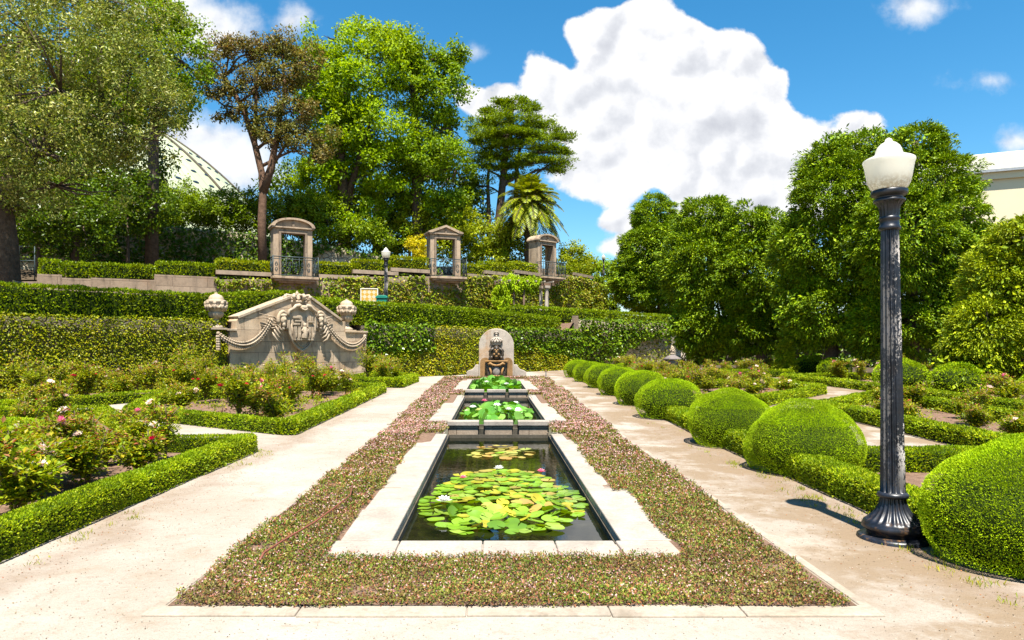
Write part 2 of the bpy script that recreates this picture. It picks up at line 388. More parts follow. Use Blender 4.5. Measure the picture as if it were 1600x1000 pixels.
M['wetdark'] = plain('algae_dark_stone', (.09, .06, .035), .35, 0, (.02, .018, .012), 12, .6, .02)
M['bark'] = plain('brown_bark', (.17, .12, .085), .95, 0, (.07, .05, .035), 7, .9, .04, .1)
M['bark_grey'] = plain('grey_bark', (.22, .17, .13), .95, 0, (.08, .06, .045), 6, .9, .05, .1)
M['bark_red'] = plain('reddish_bark', (.24, .14, .09), .9, 0, (.11, .065, .04), 6, .8, .04, .1)
M['twig'] = plain('twig_dark', (.035, .055, .006), .95, 0, (.015, .028, .004), 20, 0, .01, .1)
M['cane'] = plain('rose_cane', (.14, .13, .05), .7, 0, (.12, .06, .035), 20, .2, .005)
M['iron'] = plain('railing_iron', (.06, .09, .09), .6, .3, (.03, .05, .06), 20, .2, .003)
M['plaster'] = plain('cream_plaster', (.86, .74, .50), .85, 0, (.82, .70, .47), .6, .05, .01, .2)
M['fascia'] = plain('white_fascia', (.88, .82, .68), .7, 0, (.84, .78, .64), .6, .05, .01, .2)
M['green_plastic'] = plain('green_plastic', (.01, .25, .17), .35, 0, (.008, .18, .12), 3, .05, .002)
M['hose'] = plain('red_hose', (.28, .09, .05), .5, 0, (.20, .06, .035), 8, 0)
M['timber'] = plain('timber', (.20, .12, .07), .8, 0, (.10, .06, .035), 9, .5, .01)
# leaves
M['box'] = leafmat('box_leaves', [(.12, .23, .012), (.19, .33, .018), (.26, .41, .025), (.09, .17, .010), (.32, .44, .05)], .45, .35, (.10, .20, .012), 1.4)
M['topiary'] = leafmat('clipped_cypress', [(.19, .36, .006), (.25, .44, .010), (.31, .50, .015), (.12, .24, .006)], .6, .25, (.13, .29, .008), 2.2, .25)
M['fig'] = leafmat('creeping_fig_leaves', [(.10, .16, .010), (.17, .23, .014), (.24, .28, .018), (.07, .12, .008), (.22, .25, .02), (.19, .26, .015)], .38, .3, (.13, .20, .015), .5, .5)
M['fig_gold'] = leafmat('golden_fig_leaves', [(.22, .27, .015), (.14, .22, .014), (.27, .31, .02), (.09, .15, .010), (.25, .26, .03)], .4, .3, (.15, .24, .014), .6, .5)
M['ivy'] = leafmat('ivy_leaves', [(.045, .12, .015), (.08, .18, .02), (.03, .085, .010), (.13, .22, .035)], .25, .22, (.06, .14, .012), .9, .8)
M['ivy_deep'] = leafmat('deep_ivy_leaves', [(.03, .08, .010), (.045, .11, .012), (.022, .06, .008), (.08, .15, .02)], .35, .2, (.035, .09, .01), .9, .5)
M['ivy_mixed'] = leafmat('variegated_ivy_leaves', [(.10, .19, .015), (.19, .27, .04), (.26, .31, .11), (.07, .13, .012), (.18, .16, .06), (.27, .30, .15), (.13, .23, .02), (.16, .24, .03)], .35, .3, (.09, .18, .015), .55, .6)
M['hedge'] = leafmat('hedge_leaves', [(.08, .17, .008), (.13, .24, .012), (.05, .12, .006), (.18, .30, .018)], .4, .3, (.16, .23, .012), .8, .4)
M['hedge_up'] = leafmat('upper_hedge_leaves', [(.11, .21, .008), (.17, .28, .012), (.07, .14, .006), (.23, .32, .02)], .4, .3, (.18, .22, .015), .8, .4)
M['cover'] = leafmat('knotweed_leaves', [(.12, .16, .018), (.20, .21, .03), (.24, .085, .035), (.05, .08, .012), (.32, .13, .055), (.15, .18, .02), (.29, .24, .06), (.14, .06, .025), (.07, .12, .012), (.14, .19, .02)], .5, .2, (.17, .08, .045), .9, .45, gain=False)
M['pinkdot'] = leafmat('knotweed_flowers', [(.56, .25, .24), (.62, .36, .32), (.48, .18, .18), (.66, .50, .43)], .6, .3, gain=False)
M['rose_leaf'] = leafmat('rose_leaves', [(.09, .18, .02), (.15, .25, .03), (.22, .30, .05), (.06, .12, .012), (.26, .27, .04)], .35, .35, (.16, .26, .03), 1.5, .6)
M['rose_red'] = leafmat('young_rose_leaves', [(.32, .09, .04), (.25, .12, .05), (.38, .16, .06), (.22, .18, .05)], .4, .35, gain=False)
M['petal_pink'] = leafmat('pink_petals', [(.85, .30, .38), (.88, .45, .50), (.75, .12, .25)], .5, .4, gain=False)
M['petal_pale'] = leafmat('pale_petals', [(.90, .66, .60), (.90, .80, .72), (.92, .72, .62)], .5, .4, gain=False)
M['petal_red'] = leafmat('red_petals', [(.62, .02, .05), (.75, .05, .10), (.5, .01, .03)], .5, .3, gain=False)
M['olive'] = leafmat('olive_canopy_leaves', [(.16, .19, .02), (.25, .28, .035), (.38, .38, .10), (.07, .10, .015), (.27, .25, .07), (.11, .15, .02)], .35, .25, (.16, .21, .03), .25, .6, gain=False)
M['tree_green'] = leafmat('bright_canopy_leaves', [(.12, .26, .012), (.19, .36, .018), (.26, .44, .025), (.08, .19, .010)], .4, .45, (.22, .34, .02), .22, .4)
M['tree_green2'] = leafmat('mid_canopy_leaves', [(.08, .19, .012), (.13, .27, .018), (.19, .33, .02), (.055, .13, .01)], .4, .4, (.15, .27, .02), .22, .4)
M['tree_dark'] = leafmat('dark_canopy_leaves', [(.035, .085, .012), (.06, .13, .015), (.02, .055, .008), (.10, .18, .02)], .35, .3, (.05, .12, .012), .3, .5)
M['tree_brown'] = leafmat('bronze_canopy_leaves', [(.17, .11, .03), (.26, .17, .04), (.12, .13, .025), (.26, .22, .06), (.10, .08, .02)], .4, .3, (.13, .17, .025), .35, .5, gain=False)
M['cedar'] = leafmat('cedar_needles', [(.09, .18, .01), (.14, .25, .014), (.19, .32, .018), (.055, .11, .008)], .5, .25, (.12, .21, .01), .5, .3)
M['thuja'] = leafmat('thuja_sprays', [(.07, .16, .008), (.12, .25, .010), (.23, .37, .015), (.04, .10, .006)], .5, .12, (.10, .21, .01), .35, .3)
M['thuja_gold'] = leafmat('golden_thuja_sprays', [(.13, .22, .01), (.20, .31, .014), (.29, .40, .02), (.08, .15, .008)], .5, .12, (.13, .23, .01), .5, .3)
M['shrub'] = leafmat('laurel_leaves', [(.14, .24, .02), (.22, .33, .03), (.30, .40, .06), (.08, .15, .012)], .3, .35, (.20, .30, .03), .4, .6)
M['shrub_mid'] = leafmat('camellia_leaves', [(.08, .17, .015), (.13, .24, .02), (.20, .32, .05), (.05, .11, .01)], .25, .3, (.12, .22, .02), .4, .7)
M['yellow_bush'] = leafmat('yellow_leaves', [(.42, .46, .03), (.52, .52, .05), (.30, .38, .02)], .4, .4)
M['palm'] = leafmat('palm_leaves', [(.12, .20, .02), (.18, .27, .035), (.26, .33, .07), (.08, .14, .015)], .35, .3)
M['lily'] = leafmat('lily_pads', [(.16, .30, .02), (.20, .34, .025), (.11, .22, .015), (.25, .36, .05), (.17, .30, .02), (.22, .35, .03), (.14, .26, .02), (.40, .34, .03)], .22, .2, (.22, .38, .02), 2., .3, spec=.5, gain=False, objrand=True)
M['lily_far'] = leafmat('small_lily_pads', [(.16, .30, .02), (.20, .34, .025), (.11, .22, .015), (.25, .36, .05), (.17, .30, .02), (.36, .33, .03)], .22, .2, None, 2., .3, spec=.5, gain=False)
M['lily_old'] = leafmat('old_lily_pads', [(.38, .30, .06), (.26, .24, .05), (.42, .22, .06), (.28, .32, .07)], .3, .15, (.30, .28, .06), 2., .3, gain=False, spec=.4, objrand=True)
M['lily_leaf'] = leafmat('raised_lily_leaves', [(.10, .30, .03), (.16, .38, .05), (.08, .22, .02), (.20, .38, .06)], .2, .2, (.10, .24, .02), 2., .4, gain=False, spec=.5, objrand=True)
M['petal_white'] = leafmat('white_petals', [(.85, .85, .80), (.9, .88, .84)], .4, .3, gain=False)
M['grass'] = leafmat('grass_blades', [(.14, .26, .02), (.20, .32, .03), (.26, .30, .07)], .5, .4)
M['pollen'] = plain('lily_pollen', (.75, .50, .04), .7)
def water_mat():
    m, t, b, o = mat('pond_water'); g = t.new('ShaderNodeNewGeometry'); p = g.outputs['Position']
    t.l.new(t.mix(t.rng(t.noise(p, 2., 4, .6), .4, .7), (.004, .005, .002), (.014, .014, .005)), b.inputs['Base Color'])
    b.inputs['Roughness'].default_value = .02; b.inputs['IOR'].default_value = 1.33; b.inputs['Specular IOR Level'].default_value = .55
    bump(t, b, t.noise(p, 9, 3, .5), .05, .02); return m
M['water'] = water_mat()
def lamp_paint():
    m, t, b, o = mat('flaking_black_paint'); tc = t.new('ShaderNodeTexCoord'); p = tc.outputs['Object']
    n = t.noise(p, (75, 75, 42), 6, .75); n2 = t.noise(p, (7, 7, 1.6), 3, .6, off=(3, 3, 3))
    s = t.new('ShaderNodeSeparateXYZ'); t.l.new(p, s.inputs[0])
    band = t.rng(s.outputs[2], .36, .8, .0, 1); top_ = t.rng(s.outputs[2], 2.35, 2.65, 1, 0)
    side = t.rng(s.outputs[0], -.05, .06, .15, 1.)
    k = t.math('ADD', n, t.math('MULTIPLY', t.math('SUBTRACT', n2, .5), 1.15))
    flake = t.math('MULTIPLY', t.math('MULTIPLY', t.rng(k, .52, .56), t.math('MULTIPLY', band, top_)), side, clamp=True)
    base = t.mix(t.rng(t.noise(p, 9, 5, .7), .4, .7), (.004, .005, .008), (.016, .019, .028))
    rust = t.mix(t.math('MULTIPLY', t.rng(t.noise(p, 16, 5, .7, off=(1, 2, 3)), .52, .68), t.rng(s.outputs[2], .0, .22, .75, .05)), base, (.20, .10, .035))
    t.l.new(t.mix(flake, rust, (.58, .52, .46)), b.inputs['Base Color'])
    t.put(b.inputs['Roughness'], t.mix(flake, (.38,) * 3, (.9,) * 3)); bump(t, b, t.math('SUBTRACT', t.noise(p, 25, 5, .6), flake), .35, .004)
    return m
M['lamp'] = lamp_paint()
def globe_mat():
    m, t, b, o = mat('frosted_glass'); tc = t.new('ShaderNodeTexCoord'); p = tc.outputs['Object']
    s = t.new('ShaderNodeSeparateXYZ'); t.l.new(p, s.inputs[0])
    c = t.mix(t.math('MULTIPLY', t.rng(s.outputs[2], 2.93, 3.08, 1, 0), t.rng(t.noise(p, 40, 4, .7), .35, .6)), (.82, .79, .70), (.52, .44, .32))
    t.l.new(c, b.inputs['Base Color']); b.inputs['Roughness'].default_value = .25
    tr = t.new('ShaderNodeBsdfTranslucent'); t.l.new(c, tr.inputs[0])
    mx = t.new('ShaderNodeMixShader'); mx.inputs[0].default_value = .55
    t.l.new(b.outputs[0], mx.inputs[1]); t.l.new(tr.outputs[0], mx.inputs[2]); t.l.new(mx.outputs[0], o.inputs[0]); return m
M['globe'] = globe_mat()
def tile_mat():
    m, t, b, o = mat('yellow_wall_tiles'); tc = t.new('ShaderNodeTexCoord'); p = tc.outputs['Object']
    s = t.new('ShaderNodeSeparateXYZ'); t.l.new(p, s.inputs[0])
    fx = t.math('PINGPONG', t.math('MULTIPLY', s.outputs[0], 4.5), .5); fz = t.math('PINGPONG', t.math('MULTIPLY', s.outputs[2], 4.5), .5)
    d = t.math('ADD', fx, fz); c = t.mix(t.rng(d, .42, .5), (.55, .50, .38), (.48, .28, .03))
    c = t.mix(t.rng(t.math('MINIMUM', fx, fz), .03, .06, 1, 0), c, (.55, .42, .22)); c = t.mix(t.rng(t.noise(p, 6, 4, .6), .5, .7, 0, .5), c, (.7, .6, .4))
    t.l.new(c, b.inputs['Base Color']); b.inputs['Roughness'].default_value = .3; return m
M['tile'] = tile_mat()
def dome_mat():
    m, t, b, o = mat('dome_cladding'); tc = t.new('ShaderNodeTexCoord'); p = tc.outputs['Object']
    s = t.new('ShaderNodeSeparateXYZ'); t.l.new(p, s.inputs[0])
    a = t.math('FRACT', t.math('MULTIPLY', t.math('ARCTAN2', s.outputs[1], s.outputs[0]), 96 / (2 * pi)))
    line = t.rng(t.math('MINIMUM', a, t.math('SUBTRACT', 1., a)), .04, .1, 1, 0)
    c = t.mix(t.rng(t.noise(p, .35, 5, .6), .35, .7), (.40, .42, .26), (.31, .34, .21)); c = t.mix(t.math('MULTIPLY', line, .6), c, (.18, .20, .14))
    t.l.new(c, b.inputs['Base Color']); b.inputs['Roughness'].default_value = .5; return m
M['dome'] = dome_mat()
M['pane'] = plain('dark_window_pane', (.03, .05, .07), .15, 0, (.02, .03, .05), 3, 0)
# ------------------------------------------------------------------ setting: ground, beds' outlines, terraces
PX0, PX1 = -.82, 1.04            # inner sides of the pools
POOLS = [(5.54, 12.75, 0., -.12), (13.45, 20.35, .11, 0.), (21.15, 27.6, .22, .13)]   # y0, y1, coping z, water z
def grid_sheet(xs, ys, zf, skip=None):
    m = MB(); nx, ny = len(xs), len(ys); X, Y = np.meshgrid(xs, ys); Z = zf(X, Y)
    m.add(np.stack([X, Y, Z], -1).reshape(-1, 3), [(j * nx + i, j * nx + i + 1, (j + 1) * nx + i + 1, (j + 1) * nx + i) for j in range(ny - 1) for i in range(nx - 1)
        if not (skip and skip((xs[i] + xs[i + 1]) / 2, (ys[j] + ys[j + 1]) / 2))], 0, True)
    return m
xs = [-900, -300, -100, -50] + list(np.arange(-30, -1, 1.)) + [PX0 - .05, 0, PX1 + .05] + list(np.arange(2, 31, 1.)) + [50, 100, 300, 900]
ys = [-60, -20, 0, 2, 4, 5.5] + list(np.arange(6, 27.1, 1.)) + [27.65, 28.5, 30, 34, 40, 60, 120, 400, 1200]
grid_sheet(xs, ys, lambda X, Y: gz(Y), lambda x, y: PX0 - .05 < x < PX1 + .05 and 5.5 < y < 27.65).obj('ground', M['sand'], kind='structure')
def hole_poly_fill(poly, z=.03, amp=.02, step=.35):
    """lumpy sheet inside a polygon: a clipped grid fan"""
    poly = np.array(poly, float); c = poly.mean(0); m = MB(); n = len(poly); R = 8; per = []
    for i in range(n):
        a, b = poly[i], poly[(i + 1) % n]; k = max(2, int(np.linalg.norm(b - a) / step))
        per += [a + (b - a) * j / k for j in range(k)]
    per = np.array(per); N = len(per); rings = []
    for r in range(R + 1):
        q = c + (per - c) * (r / R if r else .001); zz = gz(q[:, 1]) + z + amp * vnoise(np.c_[q, q[:, 0] * 0], 1.8, 3)
        if r == R: zz = gz(q[:, 1]) + .004
        rings.append(np.c_[q, zz])
    m.add(np.concatenate(rings), [(r * N + j, r * N + (j + 1) % N, (r + 1) * N + (j + 1) % N, (r + 1) * N + j) for r in range(R) for j in range(N)], 0, True)
    return m
BEDS = {
 'L1': [(-3.85, 3.2), (-3.8, 10.2), (-5.0, 10.1), (-8.2, 14.4), (-12.5, 14.0), (-12.5, 3.2)],
 'L2': [(-3.65, 12.2), (-3.45, 20.8), (-6.0, 21.3), (-8.4, 17.0), (-7.7, 14.7)],
 'L3': [(-3.15, 22.9), (-3.05, 25.8), (-4.6, 26.6), (-5.1, 23.6)],
 'L4': [(-14.8, 15.3), (-10.9, 15.5), (-8.7, 18.9), (-6.7, 22.8), (-5.6, 26.4), (-9.4, 22.9), (-15.2, 16.5)],
 'R0': [(3.95, 2.6), (3.95, 8.7), (6.1, 8.7), (7.4, 2.6)],
 'R1': [(7.6, 9.1), (7.5, 15.3), (10.5, 18.3), (9.9, 9.6)],
 'R2': [(4.7, 17.2), (4.7, 26.6), (9.2, 27.0), (9.6, 20.2), (6.6, 16.9)],
 'R3': [(11.9, 11.5), (11.9, 19.5), (11.4, 26.5), (16.5, 27.5), (17.5, 11.5)],
 'R4': [(5.2, 29.3), (5.6, 35.5), (11.5, 41.0), (15.0, 36.5), (12.6, 29.4)],
}
for k, v in BEDS.items():
    hole_poly_fill(v).obj('soil', M['soil'], kind='structure', loc=(v[0][0], v[0][1], 0))
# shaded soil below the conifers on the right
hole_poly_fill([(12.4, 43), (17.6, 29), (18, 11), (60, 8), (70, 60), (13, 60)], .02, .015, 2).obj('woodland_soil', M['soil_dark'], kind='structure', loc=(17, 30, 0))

# wall line W (oblique retaining wall) and its terraces
def Wl(x, off=0.):   # point on the wall line at world x, shifted back (away from viewer) by off
    a = math.atan(1.1); return np.array((x - off * sin(a), 33.7 + 1.1 * x + off * cos(a)))
WA = math.atan(1.1)
TW = [(-46, 18.5, 4.0), (-30, 26.0, 4.2), (-21.7, 30.2, 4.55), (-16.2, 33.0, 4.9), (-10.5, 36.0, 5.25), (-6.6, 38.0, 5.55), (-2.6, 40.4, 5.85), (.8, 43.6, 6.15), (3.9, 47.4, 6.5), (6.6, 51.5, 6.85), (9.4, 56.0, 6.6)]
def terrace():
    m = MB(); A = [(*Wl(x), 2.42 if x < 4.3 else 3.0) for x in (-34, -20, -12, -5, 0, 4.2, 4.6, 9, 12.2)]
    t = np.linspace(0, 1, 12); tw = np.array(TW); L = np.linspace(0, len(TW) - 1, 12)
    B = np.c_[[np.interp(L, range(len(TW)), tw[:, k]) for k in (0, 1)]].T
    Ai = np.array(A); Li = np.linspace(0, len(A) - 1, 12); Aq = np.c_[[np.interp(Li, range(len(A)), Ai[:, k]) for k in range(3)]].T
    V = list(Aq) + [(b[0], b[1], a[2]) for b, a in zip(B, Aq)]
    m.add(V, [(i, i + 1, 13 + i, 12 + i) for i in range(11)]); return m
terrace().obj('terrace_ground', M['soil'], kind='structure')
def hill():
    m = MB(); tw = np.array(TW); n = len(tw)
    rows = [tw - (0, 0, .05), tw + (0, 6.5, .1), tw + (0, 12, 1.2), tw + (0, 22, 3.0), tw + (-5, 60, 5.0), tw + (-20, 160, 0)]
    rows[2][:, 2] = np.maximum(rows[2][:, 2], 6.2); rows[-1][:, 2] = .3
    V = np.concatenate(rows); m.add(V, [(r * n + j, r * n + j + 1, (r + 1) * n + j + 1, (r + 1) * n + j) for r in range(len(rows) - 1) for j in range(n - 1)], 0, True); return m
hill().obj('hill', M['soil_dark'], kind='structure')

# ------------------------------------------------------------------ planting generators
def rounded_box_points(n, L, w, h, r, g, ends=True, bottom=False):
    """points and normals on a box [0,L]x[-w/2,w/2]x[0,h] with rounded upper edges"""
    areas = [L * w, L * h, L * h, w * h if ends else 0, w * h if ends else 0]
    pick = g.choice(5, n, p=np.array(areas) / sum(areas)); a, b = g.random(n), g.random(n)
    p = np.zeros((n, 3)); nr = np.zeros((n, 3))
    for k in range(5):
        s = pick == k
        if k == 0: p[s] = np.c_[a[s] * L, (b[s] - .5) * w, np.full(s.sum(), h)]; nr[s] = (0, 0, 1)
        if k in (1, 2): sg = -1 if k == 1 else 1; p[s] = np.c_[a[s] * L, np.full(s.sum(), sg * w / 2), b[s] * h]; nr[s] = (0, sg, 0)
        if k in (3, 4): sg = 0 if k == 3 else L; p[s] = np.c_[np.full(s.sum(), sg), (a[s] - .5) * w, b[s] * h]; nr[s] = (-1 if k == 3 else 1, 0, 0)
    q = p.copy(); q[:, 1] = np.clip(q[:, 1], -w / 2 + r, w / 2 - r); q[:, 2] = np.minimum(q[:, 2], h - r)
    if ends: q[:, 0] = np.clip(q[:, 0], r, L - r)
    d = p - q; ln = np.linalg.norm(d, axis=1, keepdims=True); u = np.where(ln > 1e-6, d / np.maximum(ln, 1e-6), nr)
    return q + u * r, u
def hedge(name, label, cat, pts, w, h, m_, zb=None, size=None, dens=1.0, group=None, out_=.55, wob=.02, seed=0, aspect=.55, rr=.3, kind=None):
    """clipped hedge along a polyline of (x,y); h may be a list of top heights above zb"""
    g = np.random.default_rng(abs(hash((name, round(pts[0][0], 2), round(pts[0][1], 2)))) % 9999 if False else int(abs(pts[0][0] * 131 + pts[0][1] * 717)) + seed)
    m = MB(); o = (pts[0][0], pts[0][1], 0)
    hs_ = h if hasattr(h, '__len__') else [h] * len(pts)
    zbs = [float(gz(p[1])) for p in pts] if zb is None else (zb if hasattr(zb, '__len__') else [zb] * len(pts))
    for i in range(len(pts) - 1):
        a, b = np.array(pts[i], float), np.array(pts[i + 1], float)
        d = b - a; L = np.linalg.norm(d); t = d / L; nn = np.array((-t[1], t[0]))
        ext = w / 2 * .9 if len(pts) > 2 else 0
        e0 = ext if i > 0 else 0; e1 = ext if i < len(pts) - 2 else 0
        a2 = a - t * e0; L2 = L + e0 + e1
        mid = (a + b) / 2; dist = max(3., math.hypot(mid[0], mid[1]))
        sz = size or (.008 + .0021 * dist)
        hh = max(hs_[i], hs_[i + 1]); n = int(dens * 1.75 * (L2 * w + 2 * L2 * hh + 2 * w * hh) / (sz * sz * aspect))
        p, u = rounded_box_points(n, L2, w, hh, min(rr * w, hh * .35, .12), g); p[:, 2] /= hh
        s = (p[:, 0] - e0) / L; Hs = hs_[i] + (hs_[i + 1] - hs_[i]) * np.clip(s, 0, 1); zb_ = zbs[i] + (zbs[i + 1] - zbs[i]) * np.clip(s, 0, 1)
        wp = np.c_[a2 + p[:, :1] * t + p[:, 1:2] * nn, zb_ + p[:, 2] * Hs]
        un = np.c_[u[:, :1] * t + u[:, 1:2] * nn, u[:, 2]]
        wp = wp + un * (wob * vnoise(wp, 2.2, 5) + .4 * wob * vnoise(wp, 7, 8) - sz * .55 * g.random(n) - sz * .3)[:, None]
        k = p[:, 2] > .02; wp, un = wp[k], un[k]; n = len(wp)
        D = un * out_ * .8 + rvec(n, g) * (1 - out_) + (0, 0, .3)
        m.leaves(wp, D, rvec(n, g) * .8 + un * .9 + (0, 0, .3), sz * g.uniform(.7, 1.35, n), sz * aspect * g.uniform(.8, 1.3, n), .12)
        # twiggy inside
        ins = sz * 1.1 + wob; wv = w / 2 - ins
        if wv > .01:
            V = []
            for (q, H, Z) in ((a2 + t * (ins if i == 0 else 0), hs_[i], zbs[i]), (a2 + t * (L2 - (ins if i == len(pts) - 2 else 0)), hs_[i + 1], zbs[i + 1])):
                for sgn in (-1, 1):
                    for zf in (0, 1):
                        xy = q + nn * wv * sgn; V.append((*xy, Z + (H - ins if zf else 0)))
            m.add(V, [(0, 1, 3, 2), (4, 6, 7, 5), (0, 4, 5, 1), (2, 3, 7, 6), (1, 5, 7, 3)], 1)
    return m.obj(name, [m_, M['twig']], loc=o, label=label, cat=cat, group=group, kind=kind)

def wall_cover(name, label, cat, pts, z0, z1, m_, sz, off=.12, dens=1.0, aspect=.8, keep=None, thick=.1, out_=.25, droop=.4, seed=1, core=True, group=None, wob=.08, base=0.):
    """climber over a wall face. pts: polyline; z0,z1 lists of bottom/top; faces the -normal side (towards the viewer)"""
    g = np.random.default_rng(seed); m = MB(); o = (pts[0][0], pts[0][1], float(z0[0]))
    for i in range(len(pts) - 1):
        a, b = np.array(pts[i][:2], float), np.array(pts[i + 1][:2], float); d = b - a; L = np.linalg.norm(d); t = d / L
        nn = np.array((t[1], -t[0])); h0 = z1[i] - z0[i]; h1 = z1[i + 1] - z0[i + 1]
        n = int(dens * 2.3 * L * (h0 + h1) / 2 / (sz * sz * aspect)); s = g.random(n); v = g.random(n)
        zz = z0[i] + (z0[i + 1] - z0[i]) * s; hh = h0 + (h1 - h0) * s
        wp = np.c_[a + s[:, None] * d, zz + v * hh]; N = np.tile((*nn, 0.), (n, 1))
        ed = .5 * np.exp(-((1 - v) * hh) / .12); N[:, 2] += ed
        if keep is not None: k = keep(wp, g); wp, N, v = wp[k], N[k], v[k]; n = len(wp)
        offs = off + wob * vnoise(wp, 1.1, seed) + .5 * wob * vnoise(wp, 3.1, seed + 3) - thick * g.random(n) ** 1.2 + base * (1 - v) ** 2
        wp = wp + np.c_[np.outer(offs, nn), np.zeros(n)]
        D = N * out_ + rvec(n, g) * (1 - out_) * .9 + (0, 0, -droop)
        m.leaves(wp, D, unit(N) * .8 + rvec(n, g) * .5 + (0, 0, .6), sz * g.uniform(.6, 1.4, n), sz * aspect * g.uniform(.7, 1.3, n), .1)
    return m.obj(name, [m_], loc=o, label=label, cat=cat, group=group)

def crown_mesh(blobs, rc, leaf, per, g, dens=1.0, gap=.0, style='leaf', flat=.75, aspect=.6, seedn=1, inner=.5, minz=None, shell=.62, bulge=1.9):
    """blobs: list of (centre, (rx,ry,rz)). returns MB and the clump centres"""
    m = MB(); C = []
    for bi, (c, r) in enumerate(blobs):
        c = np.array(c); r = np.array(r, float); A = 4 * pi * (((r[0] * r[1]) ** 1.6 + (r[0] * r[2]) ** 1.6 + (r[1] * r[2]) ** 1.6) / 3) ** (1 / 1.6)
        n = max(6, int(dens * A / (rc * rc * 1.9)))
        u = rvec(n, g); q = c + u * r * (shell + (1 - shell) * g.random((n, 1)) ** .7)
        q = q + unit(u) * (rc * bulge * vnoise(q, .42 / rc, seedn + bi))[:, None]
        ok = np.ones(n, bool)
        for bj, (c2, r2) in enumerate(blobs):
            if bj != bi: ok &= np.sum(((q - np.array(c2)) / (np.array(r2) * inner)) ** 2, 1) > 1
        if gap: ok &= vnoise(q, .38 / rc, seedn + 40) + .3 * vnoise(q, 1.1 / rc, seedn + 41) > gap - 1
        if minz is not None: ok &= q[:, 2] > minz
        C.append(np.c_[q[ok], u[ok]])
    C = np.concatenate(C); q, u = C[:, :3], C[:, 3:]; n = len(q)
    idx = np.repeat(np.arange(n), per); N = n * per; rcs = rc * g.uniform(.6, 1.25, n)
    off = rvec(N, g) * (g.random((N, 1)) ** .45)
    off[:, 2] *= flat; wp = q[idx] + off * rcs[idx][:, None]
    uu = u[idx]
    if style == 'leaf':
        D = rvec(N, g) + off * .6 + (0, 0, -.25); Nn = off * .7 + uu * .3 + rvec(N, g) * .6 + (0, 0, .55)
        m.leaves(wp, D, Nn, leaf * g.uniform(.6, 1.4, N), leaf * aspect * g.uniform(.8, 1.2, N), .15)
    elif style == 'spray':      # feathery pointed sprays that leave the clump and droop at the tip
        hub = q[idx] - uu * rcs[idx][:, None] * .5
        D0 = unit(wp - hub) * .9 + uu * .7 + rvec(N, g) * .35 + (0, 0, .1)
        Lf = leaf * g.uniform(.7, 1.5, N); Nn = rvec(N, g) * .8 + uu * .2 + (0, 0, .8)
        m.leaves(wp, D0, Nn, Lf, Lf * aspect, .12)
        tip = wp + unit(D0) * Lf[:, None] * .8
        m.leaves(tip, unit(D0) * .7 + rvec(N, g) * .4 + (0, 0, -.6), Nn, Lf * .7, Lf * aspect * .6, .12)
    elif style == 'needle':
        D0 = off * (1, 1, .3) + rvec(N, g) * .5 + (0, 0, .35)
        m.leaves(wp, D0, rvec(N, g) * .7 + (0, 0, .8), leaf * g.uniform(.7, 1.3, N), leaf * aspect, .1)
    return m, q
def limbs(trunk, tips, g, r0, r1=.03, nt=8, branch=True, mid=.35, per=14, wig=.12):
    """trunk: points list with radii falling from r0; tips: targets; a tapered limb to each from the nearest part of the trunk"""
    m = MB(); T = np.array(trunk, float); k = len(T); rad = np.linspace(r0, r0 * .45, k); m.tube(T, rad, nt)
    TT = np.concatenate([T[i] + (T[i + 1] - T[i]) * np.linspace(0, 1, 6)[:, None] for i in range(k - 1)]); TR = np.interp(np.linspace(0, 1, len(TT)), np.linspace(0, 1, k), rad)
    for tip in tips:
        tip = np.array(tip, float); half = len(TT) // 3
        d = np.linalg.norm(TT[half:] - tip, axis=1) + 1.2 * np.maximum(0, TT[half:, 2] - tip[2] + .2 * np.linalg.norm(TT[half:, :2] - tip[:2], axis=1))
        j = half + int(np.argmin(d)); a = TT[j]; L = np.linalg.norm(tip - a)
        if L < .3: continue
        s = np.linspace(0, 1, 6)[:, None]; bow = np.array((0, 0, 1.)) * L * .12 * np.sin(s * pi)
        pts = a + (tip - a) * s + bow + rvec(6, g) * L * wig * .35 * np.sin(s * pi)
        ra = min(TR[j] * .6, .02 + L * .035); m.tube(pts, np.linspace(ra, max(r1, ra * .25), 6), 5)
    return m
def B(px, py, rx, ry, Y, depth=1.0, dY=0.):
    c = P(px, py, Y + dY); return (c, (rx * Y / F, (rx + ry) / 2 * Y / F * depth, ry * Y / F))
